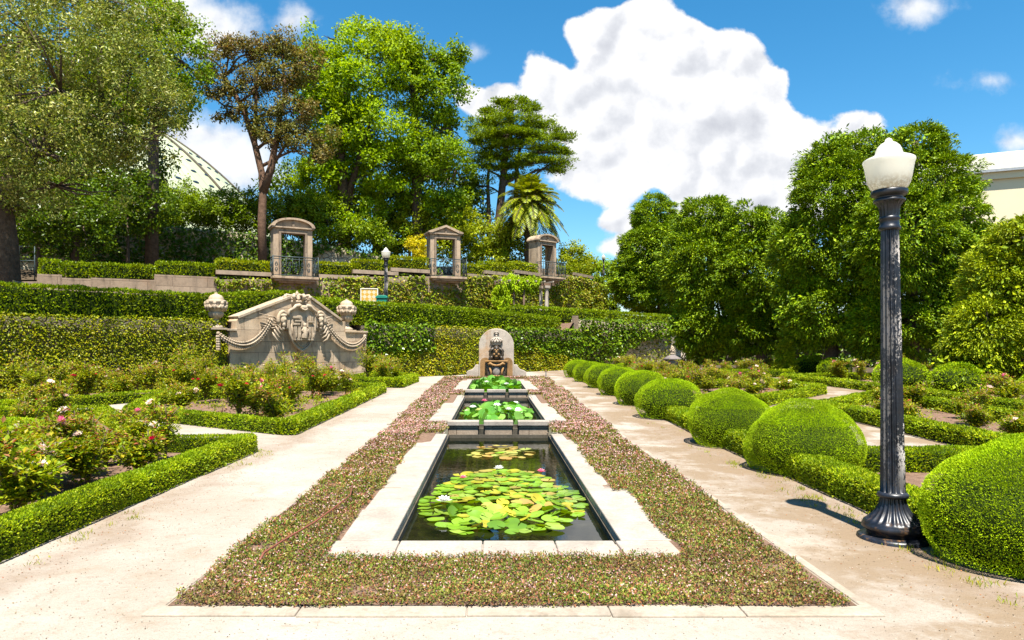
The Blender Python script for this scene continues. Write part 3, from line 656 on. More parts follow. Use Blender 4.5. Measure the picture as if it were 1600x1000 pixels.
def tree(name, label, trunk_px, Y, blobs, leaf_m, bark, rc, leaf, per, r0, seed, dens=1., gap=0., style='leaf', group=None, cat='tree', zb=None, depth=1., twigs=5, aspect=.6, flat=.75, extra=(), inner=.5, r1=.03, shell=.62, wig=.12):
    g = np.random.default_rng(seed); tr = [np.array(P(x, y, Y)) for x, y in trunk_px]
    if zb is not None: tr[0][2] = zb
    base = tr[0].copy()
    bl = [B(b[0], b[1], b[2], b[3], Y, depth, b[4] if len(b) > 4 else g.uniform(-1, 1) * .25 * b[2] * Y / F) for b in blobs]
    bl = [(np.array(c) - base, r) for c, r in bl]; trunk = [t - base for t in tr]
    root = empty(name, tuple(base), label, cat, group)
    cm, q = crown_mesh(bl, rc, leaf, per, g, dens, gap, style, flat, aspect, seed, inner, minz=.1, shell=.84 if style == 'spray' else shell, bulge=1.3 if style == 'spray' else 1.9)
    if style == 'spray':      # inner leaf fill added to block the sky and keep gaps dark
        i2, _ = crown_mesh([(c, tuple(x * .80 for x in r)) for c, r in bl], rc * 1.5, leaf * 1.7, max(10, per // 2), g, 1.3, 0, 'leaf', .8, .6, seed, .8, .1, .7)
        cm.Fs += [(f + cm.nv, 0, s) for f, _, s in i2.Fs]; cm.V += i2.V; cm.nv += i2.nv
    cm.obj('crown', M[leaf_m], root)
    tips = [c for c, r in bl]; sub = []
    for c, r in bl:
        for _ in range(twigs): sub.append(c + rvec(1, g)[0] * np.array(r) * .75)
    tm = limbs(trunk, tips, g, r0, wig=wig)
    for ex in extra:
        e = [np.array(P(x, y, Y)) - base for x, y in ex[0]]; tm.tube(e, np.linspace(ex[1], ex[2], len(e)), 7)
    for i, s in enumerate(sub):
        c = tips[i // max(1, twigs)]; mid = (c + s) / 2 + rvec(1, g)[0] * .1 * np.linalg.norm(s - c)
        tm.tube([c, mid, s], [max(r1, r0 * .12), r1 * 1.2, r1 * .5], 4)
    tm.obj('trunk', M[bark], root)
    return root
# ------------------------------------------------------------------ water and the three pools
def coping_stones(root, poly_pts, z0, z1, name='coping_stone'):
    for q in poly_pts: MB().slab(q, z0, z1).obj(name, M['coping'], root, bevel=.012)
def jag(x, a=.025): return x + random.uniform(-a, a)
pool_labels = ['largest stone pool nearest the path front, with a broad pale coping', 'middle stone pool raised a step behind the largest one', 'small raised stone pool at the foot of the wall fountain']
for pi_, (y0, y1, cz, wz) in enumerate(POOLS):
    root = empty('stone_pool', (0, y0, 0), pool_labels[pi_], 'pool', 'stepped garden pools')
    R = lambda q: [(x, y - y0) for x, y in q]
    t = .085
    # side copings split into slabs
    wl, wr = .44, .40
    ycuts = [y0 + .0]; yend = y1 - (.55 if pi_ < 2 else 0)
    while ycuts[-1] < yend - 1.3: ycuts.append(ycuts[-1] + random.uniform(.95, 1.25))
    ycuts[-1:] = [yend] if len(ycuts) > 1 else ycuts + [yend]
    S = []
    for a, b in zip(ycuts[:-1], ycuts[1:]):
        S.append([(PX0 - jag(wl), a + .004), (PX0, a + .004), (PX0, b - .004), (PX0 - jag(wl), b - .004)])
        wrr = wr if (pi_ or a > 7.4) else wr + .04
        if pi_ == 0 and a > 7.3: wrr = .27 + (.10 if a > 9.5 else 0)
        S.append([(PX1, a + .004), (PX1 + jag(wrr), a + .004), (PX1 + jag(wrr), b - .004), (PX1, b - .004)])
    if pi_ == 0:      # front coping row
        f0, f1 = 5.10, 5.535; xc = [PX0 - .46, -.75, -.08, .50, .98, PX1 + .40]
        for a, b in zip(xc[:-1], xc[1:]):
            q = [(a + .004, f0 + random.uniform(-.02, .02)), (b - .004, f0 + random.uniform(-.02, .02)), (b - .004, f1), (a + .004, f1)]
            if b > 1.3: q = [(a + .03, f0 + .01), (b - .10, f0), (b, f0 + .13), (b - .01, f1), (a + .012, f1)]
            S.append(q)
    coping_stones(root, [R(q) for q in S], cz - t + .02, cz + .022)
    if pi_ == 0:
        pass
    # inner lining
    m = MB()
    for (x0, x1, a, b) in ((PX0 - .06, PX0 + .012, y0 - .06, y1), (PX1 - .012, PX1 + .06, y0 - .06, y1), (PX0 + .012, PX1 - .012, y0 - .06, y0 + .012), (PX0 + .012, PX1 - .012, y1 - .03, y1)):
        m.box(x0, x1, a - y0, b - y0, -.75, cz - .062)
    m.box(PX0 - .06, PX1 + .06, -.06, y1 - y0, -.85, -.752)
    m.obj('lining', M['wetstone'], root)
    if pi_ > 0:       # front weir of three blocks with spout gaps
        bw = (PX1 - PX0 + .12) / 3; low = POOLS[pi_ - 1][3]
        for k in range(3):
            a = PX0 - .06 + k * bw + (.045 if k else 0); b = PX0 - .06 + (k + 1) * bw - (.045 if k < 2 else 0)
            MB().box(a, b, -.30, -.061, cz - .06, cz + .035).obj('weir_block', M['coping'], root, bevel=.014)
            MB().box(a + .02, b - .02, -.26, -.061, low - .3, cz - .061).obj('weir_wall', M['parapet'], root, bevel=.01)
        MB().box(PX0 - .04, PX1 + .04, -.20, -.065, low - .3, cz - .12).obj('weir_sill', M['wetstone'], root)
for pi_, (y0, y1, cz, wz) in enumerate(POOLS):
    n = 12; m = MB(); ys_ = np.linspace(y0 - .05 if pi_ == 0 else y0, (POOLS[pi_ + 1][0] - .25) if pi_ < 2 else y1, n)
    m.add([(x, y, wz) for y in ys_ for x in (PX0 - .02, PX1 + .02)], [(2 * j, 2 * j + 1, 2 * j + 3, 2 * j + 2) for j in range(n - 1)])
    m.obj('water', M['water'], kind='structure', loc=(0, y0, wz))

# lilies
def pad_mesh(seed, cup=0.):
    g = np.random.default_rng(seed); n = 18; V = [(0, 0, .004)]; notch = radians(16)
    for r_ in (.55, 1.):
        for j in range(n):
            a = notch / 2 + (2 * pi - notch) * j / (n - 1); rr = r_ * (1 + (.035 * sin(5 * a + seed) if r_ == 1 else 0))
            V.append((rr * cos(a), rr * sin(a), .01 + cup * rr * rr + (.03 * sin(3 * a + seed * 2) if r_ == 1 else 0)))
    Fc = [(0, 1 + j, 2 + j) for j in range(n - 1)] + [(1 + j, 1 + n + j, 2 + n + j, 2 + j) for j in range(n - 1)]
    m = MB(); m.add(V, Fc, 0, True); return m
def bloom_mesh(petal, r=.055, n=14, core=True, seed=0, open_=.9):
    g = np.random.default_rng(seed); m = MB()
    for ring, (k, el, l) in enumerate(((n // 2, .35, 1.), (n // 2, .8, .9), (n // 3, 1.2, .75))):
        a = np.arange(k) * 2 * pi / k + ring * .4 + g.uniform(-.1, .1, k); el = el * open_ + g.uniform(-.1, .1, k)
        D = np.c_[np.cos(a) * np.cos(el), np.sin(a) * np.cos(el), np.sin(el)]; N = np.c_[-np.cos(a) * np.sin(el), -np.sin(a) * np.sin(el), np.cos(el)]
        m.leaves(D * r * .08, D, N, r * l, r * .55, .18)
    if core: m.ball((0, 0, r * .25), r * .2, 8, 5, 1)
    return m
pad_src = [pad_mesh(i, c) for i, c in enumerate((.0, .06, .16, .02, .10))]
def lily(name, label, c, rx, ry, wz, npads, rad, mats, lift, seed, blooms=(), bm='petal_white'):
    g = np.random.default_rng(seed); root = empty(name, (c[0], c[1], wz), label, 'water lily', 'water lilies in the pools')
    pts = []; tries = 0
    while len(pts) < npads and tries < 40000:
        tries += 1; a = g.uniform(0, 2 * pi); r = g.random() ** .5; x, y = r * cos(a) * rx, r * sin(a) * ry
        r_ = g.uniform(.75, 1.2) * rad
        if (x / rx) ** 2 + (y / ry) ** 2 > (1 + .12 * sin(3 * a + seed) ) ** 2: continue
        mind = min([math.hypot(x - p[0], (y - p[1])) / (r_ + p[2]) for p in pts] or [9])
        if mind < (.60 if tries < 12000 else .42): continue
        pts.append((x, y, r_))
    shared = {}
    pts.sort(key=lambda q: q[1]); rest = MB()
    for i, (x, y, r_) in enumerate(pts):
        si = g.integers(0, 5); mi = 0 if g.random() < .93 else 1; key = (si, mi)
        edge = math.hypot(x / rx, y / ry); up = lift * max(0, 1 - edge ** 2) * g.uniform(.3, 1.2)
        if i >= 96:      # the smallest, farthest pads are one part
            a = g.uniform(0, 6.28); V = pad_src[si].V[0] * r_; c_, s_ = cos(a), sin(a); V = np.c_[V[:, 0] * c_ - V[:, 1] * s_ + x, V[:, 0] * s_ + V[:, 1] * c_ + y, V[:, 2] + .004 + up + .0012 * (i % 9)]
            for Fq, _, _ in pad_src[si].Fs: rest.V.append(V) if False else rest.Fs.append((Fq + rest.nv, mi, True))
            rest.V.append(V); rest.nv += len(V); continue
        if key not in shared:
            o = pad_src[si].obj('lily_pad', M[mats[mi]], root); shared[key] = o.data
        else:
            o = bpy.data.objects.new('lily_pad', shared[key]); sc.collection.objects.link(o); o.parent = root
        o.location = (x, y, .004 + up + .0012 * (i % 9)); o.scale = (r_,) * 3
        tl = .045 + (.7 if lift > .1 else .22) * (up > .01)
        o.rotation_euler = (g.normal() * tl, g.normal() * tl, g.uniform(0, 6.28))
    if rest.nv: rest.obj('lily_pads', [M['lily_far'], M['lily_old']], root, kind='stuff')
    for bx, by, bz, br, bm_ in blooms:
        o = bloom_mesh(None, br, 16, True, abs(int(bx * 100)) + 5).obj('bloom', [M[bm_], M['pollen']], root); o.location = (bx - c[0], by - c[1], bz)
    return root
lily('water_lily', 'broad raft of green and yellow water lily pads in the largest pool', (.11, 7.72), .90, 1.66, -.12, 250, .083, ('lily', 'lily_old'), .05, 3,
     [(-.36, 8.35, .10, .05, 'petal_pink'), (.62, 8.75, .10, .06, 'petal_pink'), (-.50, 7.0, .12, .085, 'petal_white'), (.08, 8.95, .10, .07, 'petal_white')])
lily('water_lily', 'thin patch of brownish lily pads at the far end of the largest pool', (.12, 10.95), .52, .72, -.12, 34, .085, ('lily_old', 'lily'), 0., 9)
lily('water_lily', 'dark green water lily with white blooms in the middle pool', (.13, 16.0), .84, 1.4, 0., 96, .115, ('lily_leaf', 'lily_old'), .20, 5,
     [(-.45, 15.4, .2, .09, 'petal_white'), (.1, 15.6, .22, .1, 'petal_white'), (.55, 16.4, .2, .09, 'petal_white'), (-.2, 16.6, .25, .08, 'petal_pink'), (.35, 15.1, .18, .08, 'petal_white')])
lily('water_lily', 'dense upright lily leaves filling the small pool below the fountain', (.10, 24.2), .86, 2.8, .13, 96, .17, ('lily_leaf', 'lily'), .26, 6,
     [(-.2, 22.6, .25, .10, 'petal_white'), (.45, 22.3, .2, .1, 'petal_white')])

# ------------------------------------------------------------------ bed of creeping knotweed round the pools
BX0, BX1, BY0, BY1 = -1.98, 2.22, 4.16, 28.6
def bed():
    hole = MB()
    xs_ = np.concatenate([np.linspace(BX0, PX0 - .2, 8), [PX1 + .2 + 0 * 1], np.linspace(PX1 + .25, BX1, 8)])
    ys_ = np.concatenate([np.linspace(BY0, 5.3, 5), np.linspace(5.4, 27.7, 40), [28.6]])
    grid_sheet(list(xs_), list(ys_), lambda X, Y: gz(Y) + .015 + .01 * vnoise(np.stack([X, Y, X * 0], -1), 2.), lambda x, y: PX0 - .2 < x < PX1 + .2 and 5.3 < y < 27.7).obj('bed_soil', M['soil'], kind='structure')
bed()
def in_coping(x, y):
    o = np.zeros(len(x), bool)
    o |= (x > PX0 - .43) & (x < PX1 + .39) & (y > 5.12) & (y < 7.4)
    o |= (x > PX0 - .43) & (x < PX1 + .27) & (y > 7.3) & (y < 12.2)
    o |= (x > PX0 - .04) & (x < PX1 + .04) & (y > 12) & (y < 28.)
    o |= (x > PX0 - .43) & (x < PX1 + .38) & (y > 13.42) & (y < 19.8)
    o |= (x > PX0 - .43) & (x < PX1 + .38) & (y > 21.1) & (y < 28.)
    return o
def groundcover():
    g = np.random.default_rng(11); m = MB()
    for (ya, yb) in ((4.1, 5.2), (5.2, 6.5), (6.5, 8.5), (8.5, 11.5), (11.5, 16), (16, 22), (22, 28.7)):
        ym = (ya + yb) / 2; sz = .010 + .0022 * ym; A = (BX1 - BX0) * (yb - ya)
        n = int(2.9 * A / (sz * sz * .6)); x = g.uniform(BX0 - .12, BX1 + .12, n); y = g.uniform(ya, yb, n)
        e = .05 * vnoise(np.c_[x, y, y * 0], 2.6, 2) + .04 * vnoise(np.c_[x, y, y * 0], 11., 4)
        ok = ~in_coping(x + e, y + e) & (x > BX0 + e) & (x < BX1 + e + .05 * np.sin(y)) & (y > 4.15 + e * .6)
        hv = .042 + .026 * vnoise(np.c_[x, y, y * 0], 2.6, 6) + .02 * vnoise(np.c_[x, y, y * 0], 9, 7)
        bare = vnoise(np.c_[x, y, y * 0], 2.1, 21) > .72; ok &= ~(bare & (g.random(n) < .75)); x, y, hv = x[ok], y[ok], hv[ok]; n = len(x)
        z = gz(y) + .01 + hv * g.random(n) ** .6; Pt = np.c_[x, y, z]
        m.leaves(Pt, rvec(n, g) + (0, 0, .25), rvec(n, g) * .55 + (0, 0, 1.), sz * g.uniform(.7, 1.4, n), sz * .55, .15, 0)
        pk = (.026 + .15 * min(1, max(0, (ym - 6.5) / 11)))
        s = (g.random(n) < pk * (1 + .8 * vnoise(Pt, 1.3, 9))); Pf = Pt[s]; Pf[:, 2] = gz(Pf[:, 1]) + .03 + hv[s] + g.uniform(0, .02, s.sum()); k = len(Pf); fs = sz * .55
        for _ in range(2): m.leaves(Pf - (0, 0, fs / 2), rvec(k, g) + (0, 0, .8), rvec(k, g) + (0, -.3, .6), fs, fs * .9, .1, 1)
    m.obj('groundcover', [M['cover'], M['pinkdot']], kind='stuff', label='low russet and green knotweed with pink flower heads around the pools', cat='ground cover', loc=(0, 4.2, 0))
groundcover()
def kerb():
    m = MB(); x = -2.08
    while x < 2.3:
        b = min(x + random.uniform(.75, 1.05), 2.42); m.slab([(x + .003, 4.02 + random.uniform(-.01, .01)), (b - .003, 4.02 + random.uniform(-.01, .01)), (b - .003, 4.185), (x + .003, 4.185)], -.05, .014); x = b
    for sx in (BX0 - .09, BX1 + .03):
        y = 4.16
        while y < 27:
            b = y + random.uniform(.9, 1.4); j = random.uniform(-.01, .01); z = float(gz((y + b) / 2)) + random.choice((.004, .008, .02))
            m.slab([(sx + j, y + .004), (sx + .07 + j, y + .004), (sx + .07 + j, b - .004), (sx + j, b - .004)], z - .1, z); y = b
    m.obj('kerb', M['kerbstone'], kind='structure', loc=(0, 4.1, 0), bevel=.008)
kerb()
hp = [P(398, 905, 0)] ; hz = []
for (x, y) in ((-1.62, 4.75), (-1.66, 4.95), (-1.62, 5.25), (-1.52, 5.8), (-1.45, 6.3), (-1.42, 6.8), (-1.50, 7.3)): hz.append((x, y, .095 + .02 * random.random()))
MB().tube(hz, .008, 8).obj('hose', M['hose'], label='thin red hose lying on the knotweed bed', cat='hose', loc=hz[0])

# ------------------------------------------------------------------ box edging and topiary
E = 'low box edging round the rose beds'
def edging(label, pts, w=.29, h=.27, **k): return hedge('box_hedge', label, 'hedge', pts, w, h, M['box'], group=E, wob=.018, **k)
edging('low box hedge edging the front left rose bed, along the sandy path', [(-3.78, 3.2), (-3.74, 7.0), (-3.70, 10.35)], .32, .28)
edging('low box hedge zigzagging back from the front left bed corner', [(-3.75, 10.2), (-5.0, 10.15), (-8.2, 14.35), (-12.6, 14.0)], .30, .27)
edging('low box hedge before the crest monument bed, along the main path', [(-3.62, 12.0), (-3.5, 16.5), (-3.4, 21.0)], .32, .28)
edging('low box hedge on the slanting side of the monument bed', [(-3.7, 12.15), (-7.7, 14.55), (-8.5, 17.0), (-6.0, 21.4), (-3.5, 20.9)], .30, .27)
edging('short box hedge round the small bed beside the monument', [(-5.1, 23.6), (-3.15, 22.8), (-3.0, 25.9), (-4.7, 26.7), (-5.15, 23.8)], .36, .33)
edging('low box hedge fronting the back left bed under the tall fig wall', [(-15.0, 15.2), (-10.9, 15.4), (-8.7, 18.8), (-6.7, 22.6), (-5.5, 26.2)], .30, .28)
edging('low box hedge running under the row of clipped globes', [(3.78, 4.4), (3.78, 9.6), (3.78, 14), (3.70, 20), (3.6, 28), (3.55, 30.2)], .42, .30)
edging('box hedge crossing behind the lamp post between two sandy paths', [(3.9, 8.75), (6.2, 8.7), (7.6, 2.6)], .42, .30)
edging('low box hedge round the right bed beyond the second sandy path', [(10.0, 9.3), (7.5, 9.1), (7.45, 15.4), (10.5, 18.5), (9.95, 9.5)], .30, .28)
edging('low box hedge round the bed behind the clipped globes', [(4.7, 17.2), (4.7, 26.6), (9.2, 27.1), (9.7, 20.2), (6.6, 16.8), (4.8, 17.1)], .30, .28)
edging('low box hedge round the far right bed of four dark globes', [(17.4, 11.4), (11.9, 11.5), (11.9, 19.5), (11.4, 26.6), (16.5, 27.5)], .30, .28)
edging('low box hedge in front of the farthest rose bed', [(5.6, 35.5), (5.2, 29.2), (12.7, 29.3), (15, 36.5)], .38, .34)
edging('short box hedge crossing the bed beside the stone garden urn', [(6.2, 21.9), (9.4, 22.4)], .36, .3)

def topiary_mesh(seed, dens=1., sz=.024):
    g = np.random.default_rng(seed); m = MB(); n = int(dens * 5.2 / (sz * sz * .5) * 1.15)
    u = rvec(n, g); u[:, 2] = np.where(u[:, 2] < -.55, -u[:, 2], u[:, 2]); u = unit(u)
    z = u[:, 2]; r = np.c_[u[:, 0], u[:, 1]]; sq = 1 - .06 * np.clip(-z, 0, 1)
    p = np.c_[r * .70 * sq[:, None], .34 + np.where(z > 0, z * .56, z * .62)]
    p[:, 2] = np.maximum(p[:, 2], .01)
    lump = .046 * vnoise(p, 2.2, seed) + .018 * vnoise(p, 7., seed + 1)
    p = p + u * (lump - sz * .9 * g.random(n))[:, None]
    kp = (vnoise(p, 4.2, seed + 5) + .35 * vnoise(p, 13., seed + 6) < .80) | (g.random(n) < .35); p, u = p[kp], u[kp]; n = len(p)
    D = u * .55 + rvec(n, g) * .5 + (0, 0, .3)
    m.leaves(p, D, rvec(n, g) * .8 + u * .8 + (0, 0, .25), sz * g.uniform(.7, 1.6, n), sz * .5, .15, 0)
    V = MB(); m.ball((0, 0, .35), (.64 - sz * 1.8, .64 - sz * 1.8, .49 - sz * 1.5), 24, 14, 1)
    m.tube([(0, 0, -.05), (0, 0, .3)], .06, 8, 1)
    return m
tops = [topiary_mesh(31, 1.1, .0135), topiary_mesh(32, 1., .024), topiary_mesh(33, .8, .045)]
tsrc = {}
def topiary(k, x, y, s, label, group, rz=0, ss=None):
    if k not in tsrc:
        o = tops[k].obj('topiary_globe', [M['topiary'], M['twig']]); tsrc[k] = o
    else:
        o = tsrc[k].copy(); sc.collection.objects.link(o)
    o.location = (x, y, float(gz(y))); o.rotation_euler = (0, 0, rz); o.scale = ss or (s, s, s)
    return tag(o, label, 'topiary', group)
row = [(3.96, 5.05, 1.0), (3.98, 8.75, 1.01), (3.88, 11.1, .99), (3.76, 14.6, .97), (3.76, 17.3, .96), (3.74, 20.0, .93), (3.74, 22.9, .93), (3.70, 26.2, .90), (3.66, 29.3, .86)]
rl = ['largest clipped green globe just behind the lamp post, cut by the picture edge', 'clipped green globe between the lamp post and the main path', 'clipped green globe second along the row from the lamp post',
      'third clipped globe beyond the lamp post, near the step of the pools', 'fourth clipped globe beyond the lamp post', 'fifth clipped globe beyond the lamp post', 'sixth clipped globe beyond the lamp post', 'seventh clipped globe beyond the lamp post', 'smallest clipped globe at the fountain end of the row']
for i, (x, y, s) in enumerate(row): topiary(0 if i < 3 else 1, x, y, s, rl[i], 'row of clipped globes beside the main path', i * 1.3, (s, s, s * (1.0, .97, .98, .98, 1.02, 1, .98, .97, 1)[i]))
for i, (x, y, s) in enumerate([(12.9, 21.6, 1.12), (13.6, 20.0, 1.05), (14.3, 17.6, .95), (14.6, 31.5, 1.0), (14.3, 28.6, .95)]):
    topiary(2, x, y, s, ['clipped globe half hidden behind the lamp shaft, among the far rose beds', 'wide clipped globe right of the lamp shaft, behind pink roses', 'clipped globe at the right picture edge under the golden conifer', 'dark clipped globe in conifer shade, farther of the pair', 'dark clipped globe in conifer shade, nearer of the pair'][i], 'clipped globes below the conifers', i)
topiary(1, -6.75, 9.3, 1.0, 'low clipped mound among the roses of the front left bed', 'clipped mounds', .5, (1.05, 1.05, .70))
topiary(2, 6.0, 31.8, .6, 'small dark clipped ball before the bare stone wall corner', 'clipped mounds', .5)

# ------------------------------------------------------------------ roses
def rose_variant(seed, H, W_, red, nb, colour, leafy=1., sz=.05):
    g = np.random.default_rng(seed); root = empty('rose_bush', (0, 0, -50), 'rose', 'rose bush')
    cm = MB(); LP, LD, LN, red_p = [], [], [], []; tips = []
    for k in range(int(5 + 4 * g.random())):
        a = g.uniform(0, 2 * pi); h = H * g.uniform(.55, 1.05); sp = W_ * g.uniform(.4, 1.)
        s = np.linspace(0, 1, 7)[:, None]; pts = np.c_[cos(a) * sp * s ** 1.3, sin(a) * sp * s ** 1.3, h * s ** .85] + rvec(7, g) * .025 * s
        cm.tube(pts, np.linspace(.011, .005, 7), 5); tips.append(pts[-1])
        br = [pts]
        for _ in range(3):
            j = g.integers(2, 6); b0 = pts[j]; d = unit(rvec(1, g)[0] * (1, 1, .4) + (0, 0, .6)) * g.uniform(.12, .28) * H / .8
            q = np.array([b0, b0 + d * .5 + (0, 0, .01), b0 + d]); cm.tube(q, [.006, .005, .003], 4); br.append(q); tips.append(q[-1])
        for q in br:
            n = int(36 * leafy if len(q) > 3 else 22 * leafy); t = g.uniform(.25 if len(q) > 3 else .1, 1, n) * (len(q) - 1); i0 = np.minimum(t.astype(int), len(q) - 2); f = (t - i0)[:, None]
            c = q[i0] * (1 - f) + q[i0 + 1] * f; dd = unit(rvec(n, g) * (1, 1, .5) + (0, 0, .15))
            for lf in range(4):
                LP.append(c + dd * (.03 + .03 * lf)); LD.append(dd + rvec(n, g) * .6); LN.append(rvec(n, g) * .5 + (0, 0, 1)); red_p.append((c[:, 2] > H * .72) & (g.random(n) < red))
    LP, LD, LN, rp = map(np.concatenate, (LP, LD, LN, red_p)); n = len(LP); L = sz * g.uniform(.6, 1.25, n)
    fm = MB(); fm.leaves(LP[~rp], LD[~rp], LN[~rp], L[~rp], L[~rp] * .62, .14, 0)
    if rp.any(): fm.leaves(LP[rp], LD[rp], LN[rp], L[rp], L[rp] * .6, .14, 1)
    cm.obj('cane', M['cane'], root); fm.obj('foliage', [M['rose_leaf'], M['rose_red']], root)
    bm0 = None; g.shuffle(tips)
    for i in range(nb):
        t = tips[i % len(tips)] + np.array((0, 0, .01))
        if bm0 is None: o = bloom_mesh(None, .062, 20, False, seed, 1.15).obj('bloom', [M[colour]], root); bm0 = o.data
        else: o = bpy.data.objects.new('bloom', bm0); sc.collection.objects.link(o); o.parent = root
        o.location = tuple(t); s = g.uniform(.7, 1.2); o.scale = (s, s, s); o.rotation_euler = (g.normal() * .4, g.normal() * .4, g.uniform(0, 6))
    return root
RV = [rose_variant(101, .62, .36, .25, 4, 'petal_pink', 1.1), rose_variant(102, .80, .34, .3, 2, 'petal_pale', .9), rose_variant(103, .50, .32, .2, 0, 'petal_pink', 1.1),
      rose_variant(104, .95, .38, .3, 3, 'petal_red', .9), rose_variant(105, .66, .40, .3, 4, 'petal_pale', 1.2), rose_variant(106, .45, .26, .55, 1, 'petal_red', .6), rose_variant(107, 1.2, .26, .25, 0, 'petal_pink', .75)]
VD = ['with pink blooms', 'with pale blooms', 'without blooms', 'with red tips', 'full and pale flowered', 'small and sparse', 'tall and leggy']
def inside(p, poly):
    x, y = p; c = False; n = len(poly)
    for i in range(n):
        (x1, y1), (x2, y2) = poly[i], poly[(i + 1) % n]
        if (y1 > y) != (y2 > y) and x < (x2 - x1) * (y - y1) / (y2 - y1) + x1: c = not c
    return c
def edge_d(p, poly):
    d = 9
    for i in range(len(poly)):
        a, b = np.array(poly[i]), np.array(poly[(i + 1) % len(poly)]); t = np.clip(np.dot(p - a, b - a) / np.dot(b - a, b - a), 0, 1); d = min(d, np.linalg.norm(p - a - t * (b - a)))
    return d
def roses(bed_k, n, where, picks, dmin, sc0, emin=.5, avoid=(), fixed=(), zone=None):
    g = np.random.default_rng(len(where) * 7 + n); poly = BEDS[bed_k]; pa = np.array(poly); lst = [tuple(f) for f in fixed]; tries = 0
    while len(lst) < n and tries < 5000:
        tries += 1; p = g.uniform(pa.min(0), pa.max(0))
        if not inside(p, poly) or edge_d(p, poly) < emin or (zone and not zone(*p)): continue
        if any(math.hypot(p[0] - q[0], p[1] - q[1]) < dmin for q in lst) or any(math.hypot(p[0] - q[0], p[1] - q[1]) < q[2] for q in avoid): continue
        lst.append((p[0], p[1], picks[g.integers(0, len(picks))], sc0 * g.uniform(.8, 1.2)))
    lst.sort(key=lambda q: q[1])
    for i, (x, y, v, s) in enumerate(lst):
        z = float(gz(y)) + .02
        dup(RV[v], (x, y, z), g.uniform(0, 6.28), f'{ORD[i]} rose from the front in the {where}, {VD[v]}', (s * 1.05, s * 1.05, s), f'roses in the {where}')
roses('L1', 30, 'front left bed', [0, 1, 2, 4, 5, 1, 3], .55, .95, .85, avoid=[(-6.75, 9.3, 1.0)],
      fixed=[(-4.35, 6.2, 4, 1.15), (-4.75, 6.9, 0, 1.2), (-4.5, 7.6, 4, 1.0), (-4.35, 8.35, 5, 1.1), (-4.4, 9.2, 1, 1.0), (-5.2, 7.7, 0, 1.1), (-5.6, 8.5, 4, 1.1), (-5.1, 9.0, 5, 1.0), (-5.5, 10.2, 0, .9)], zone=lambda x, y: x > -1.0 * y - .3)
roses('L2', 19, 'monument bed', [0, 1, 3, 2, 4, 3], .62, 1.05, .5, fixed=[(-5.3, 17.0, 6, 1.1), (-5.9, 18.5, 3, 1.1), (-4.9, 18.5, 3, 1.05)])
roses('L3', 5, 'small bed beside the monument', [0, 4, 3, 6], .6, 1., .4)
roses('L4', 26, 'bed under the fig wall', [2, 3, 1, 4, 2, 6], .7, 1.05, .32, zone=lambda x, y: x > -.78 * y)
roses('R0', 6, 'bed behind the lamp post', [5, 2, 0], .7, .8, .4)
roses('R1', 13, 'bed past the second path', [0, 1, 5, 4], .75, .8, .4)
roses('R2', 22, 'bed behind the globes', [0, 3, 1, 2, 4], .75, .85, .4, avoid=[(7.2, 27.4, 1.)])
roses('R3', 20, 'far bed by dark globes', [4, 1, 0, 3], .9, 1.05, .45, avoid=[(12.9, 21.6, 1.1), (13.6, 20.0, 1.1), (14.3, 17.6, 1.)])
roses('R4', 26, 'farthest rose bed', [3, 0, 5, 1, 2], .9, .85, .4)
for v in RV:
    for c in list(v.children): bpy.data.objects.remove(c)
    bpy.data.objects.remove(v)
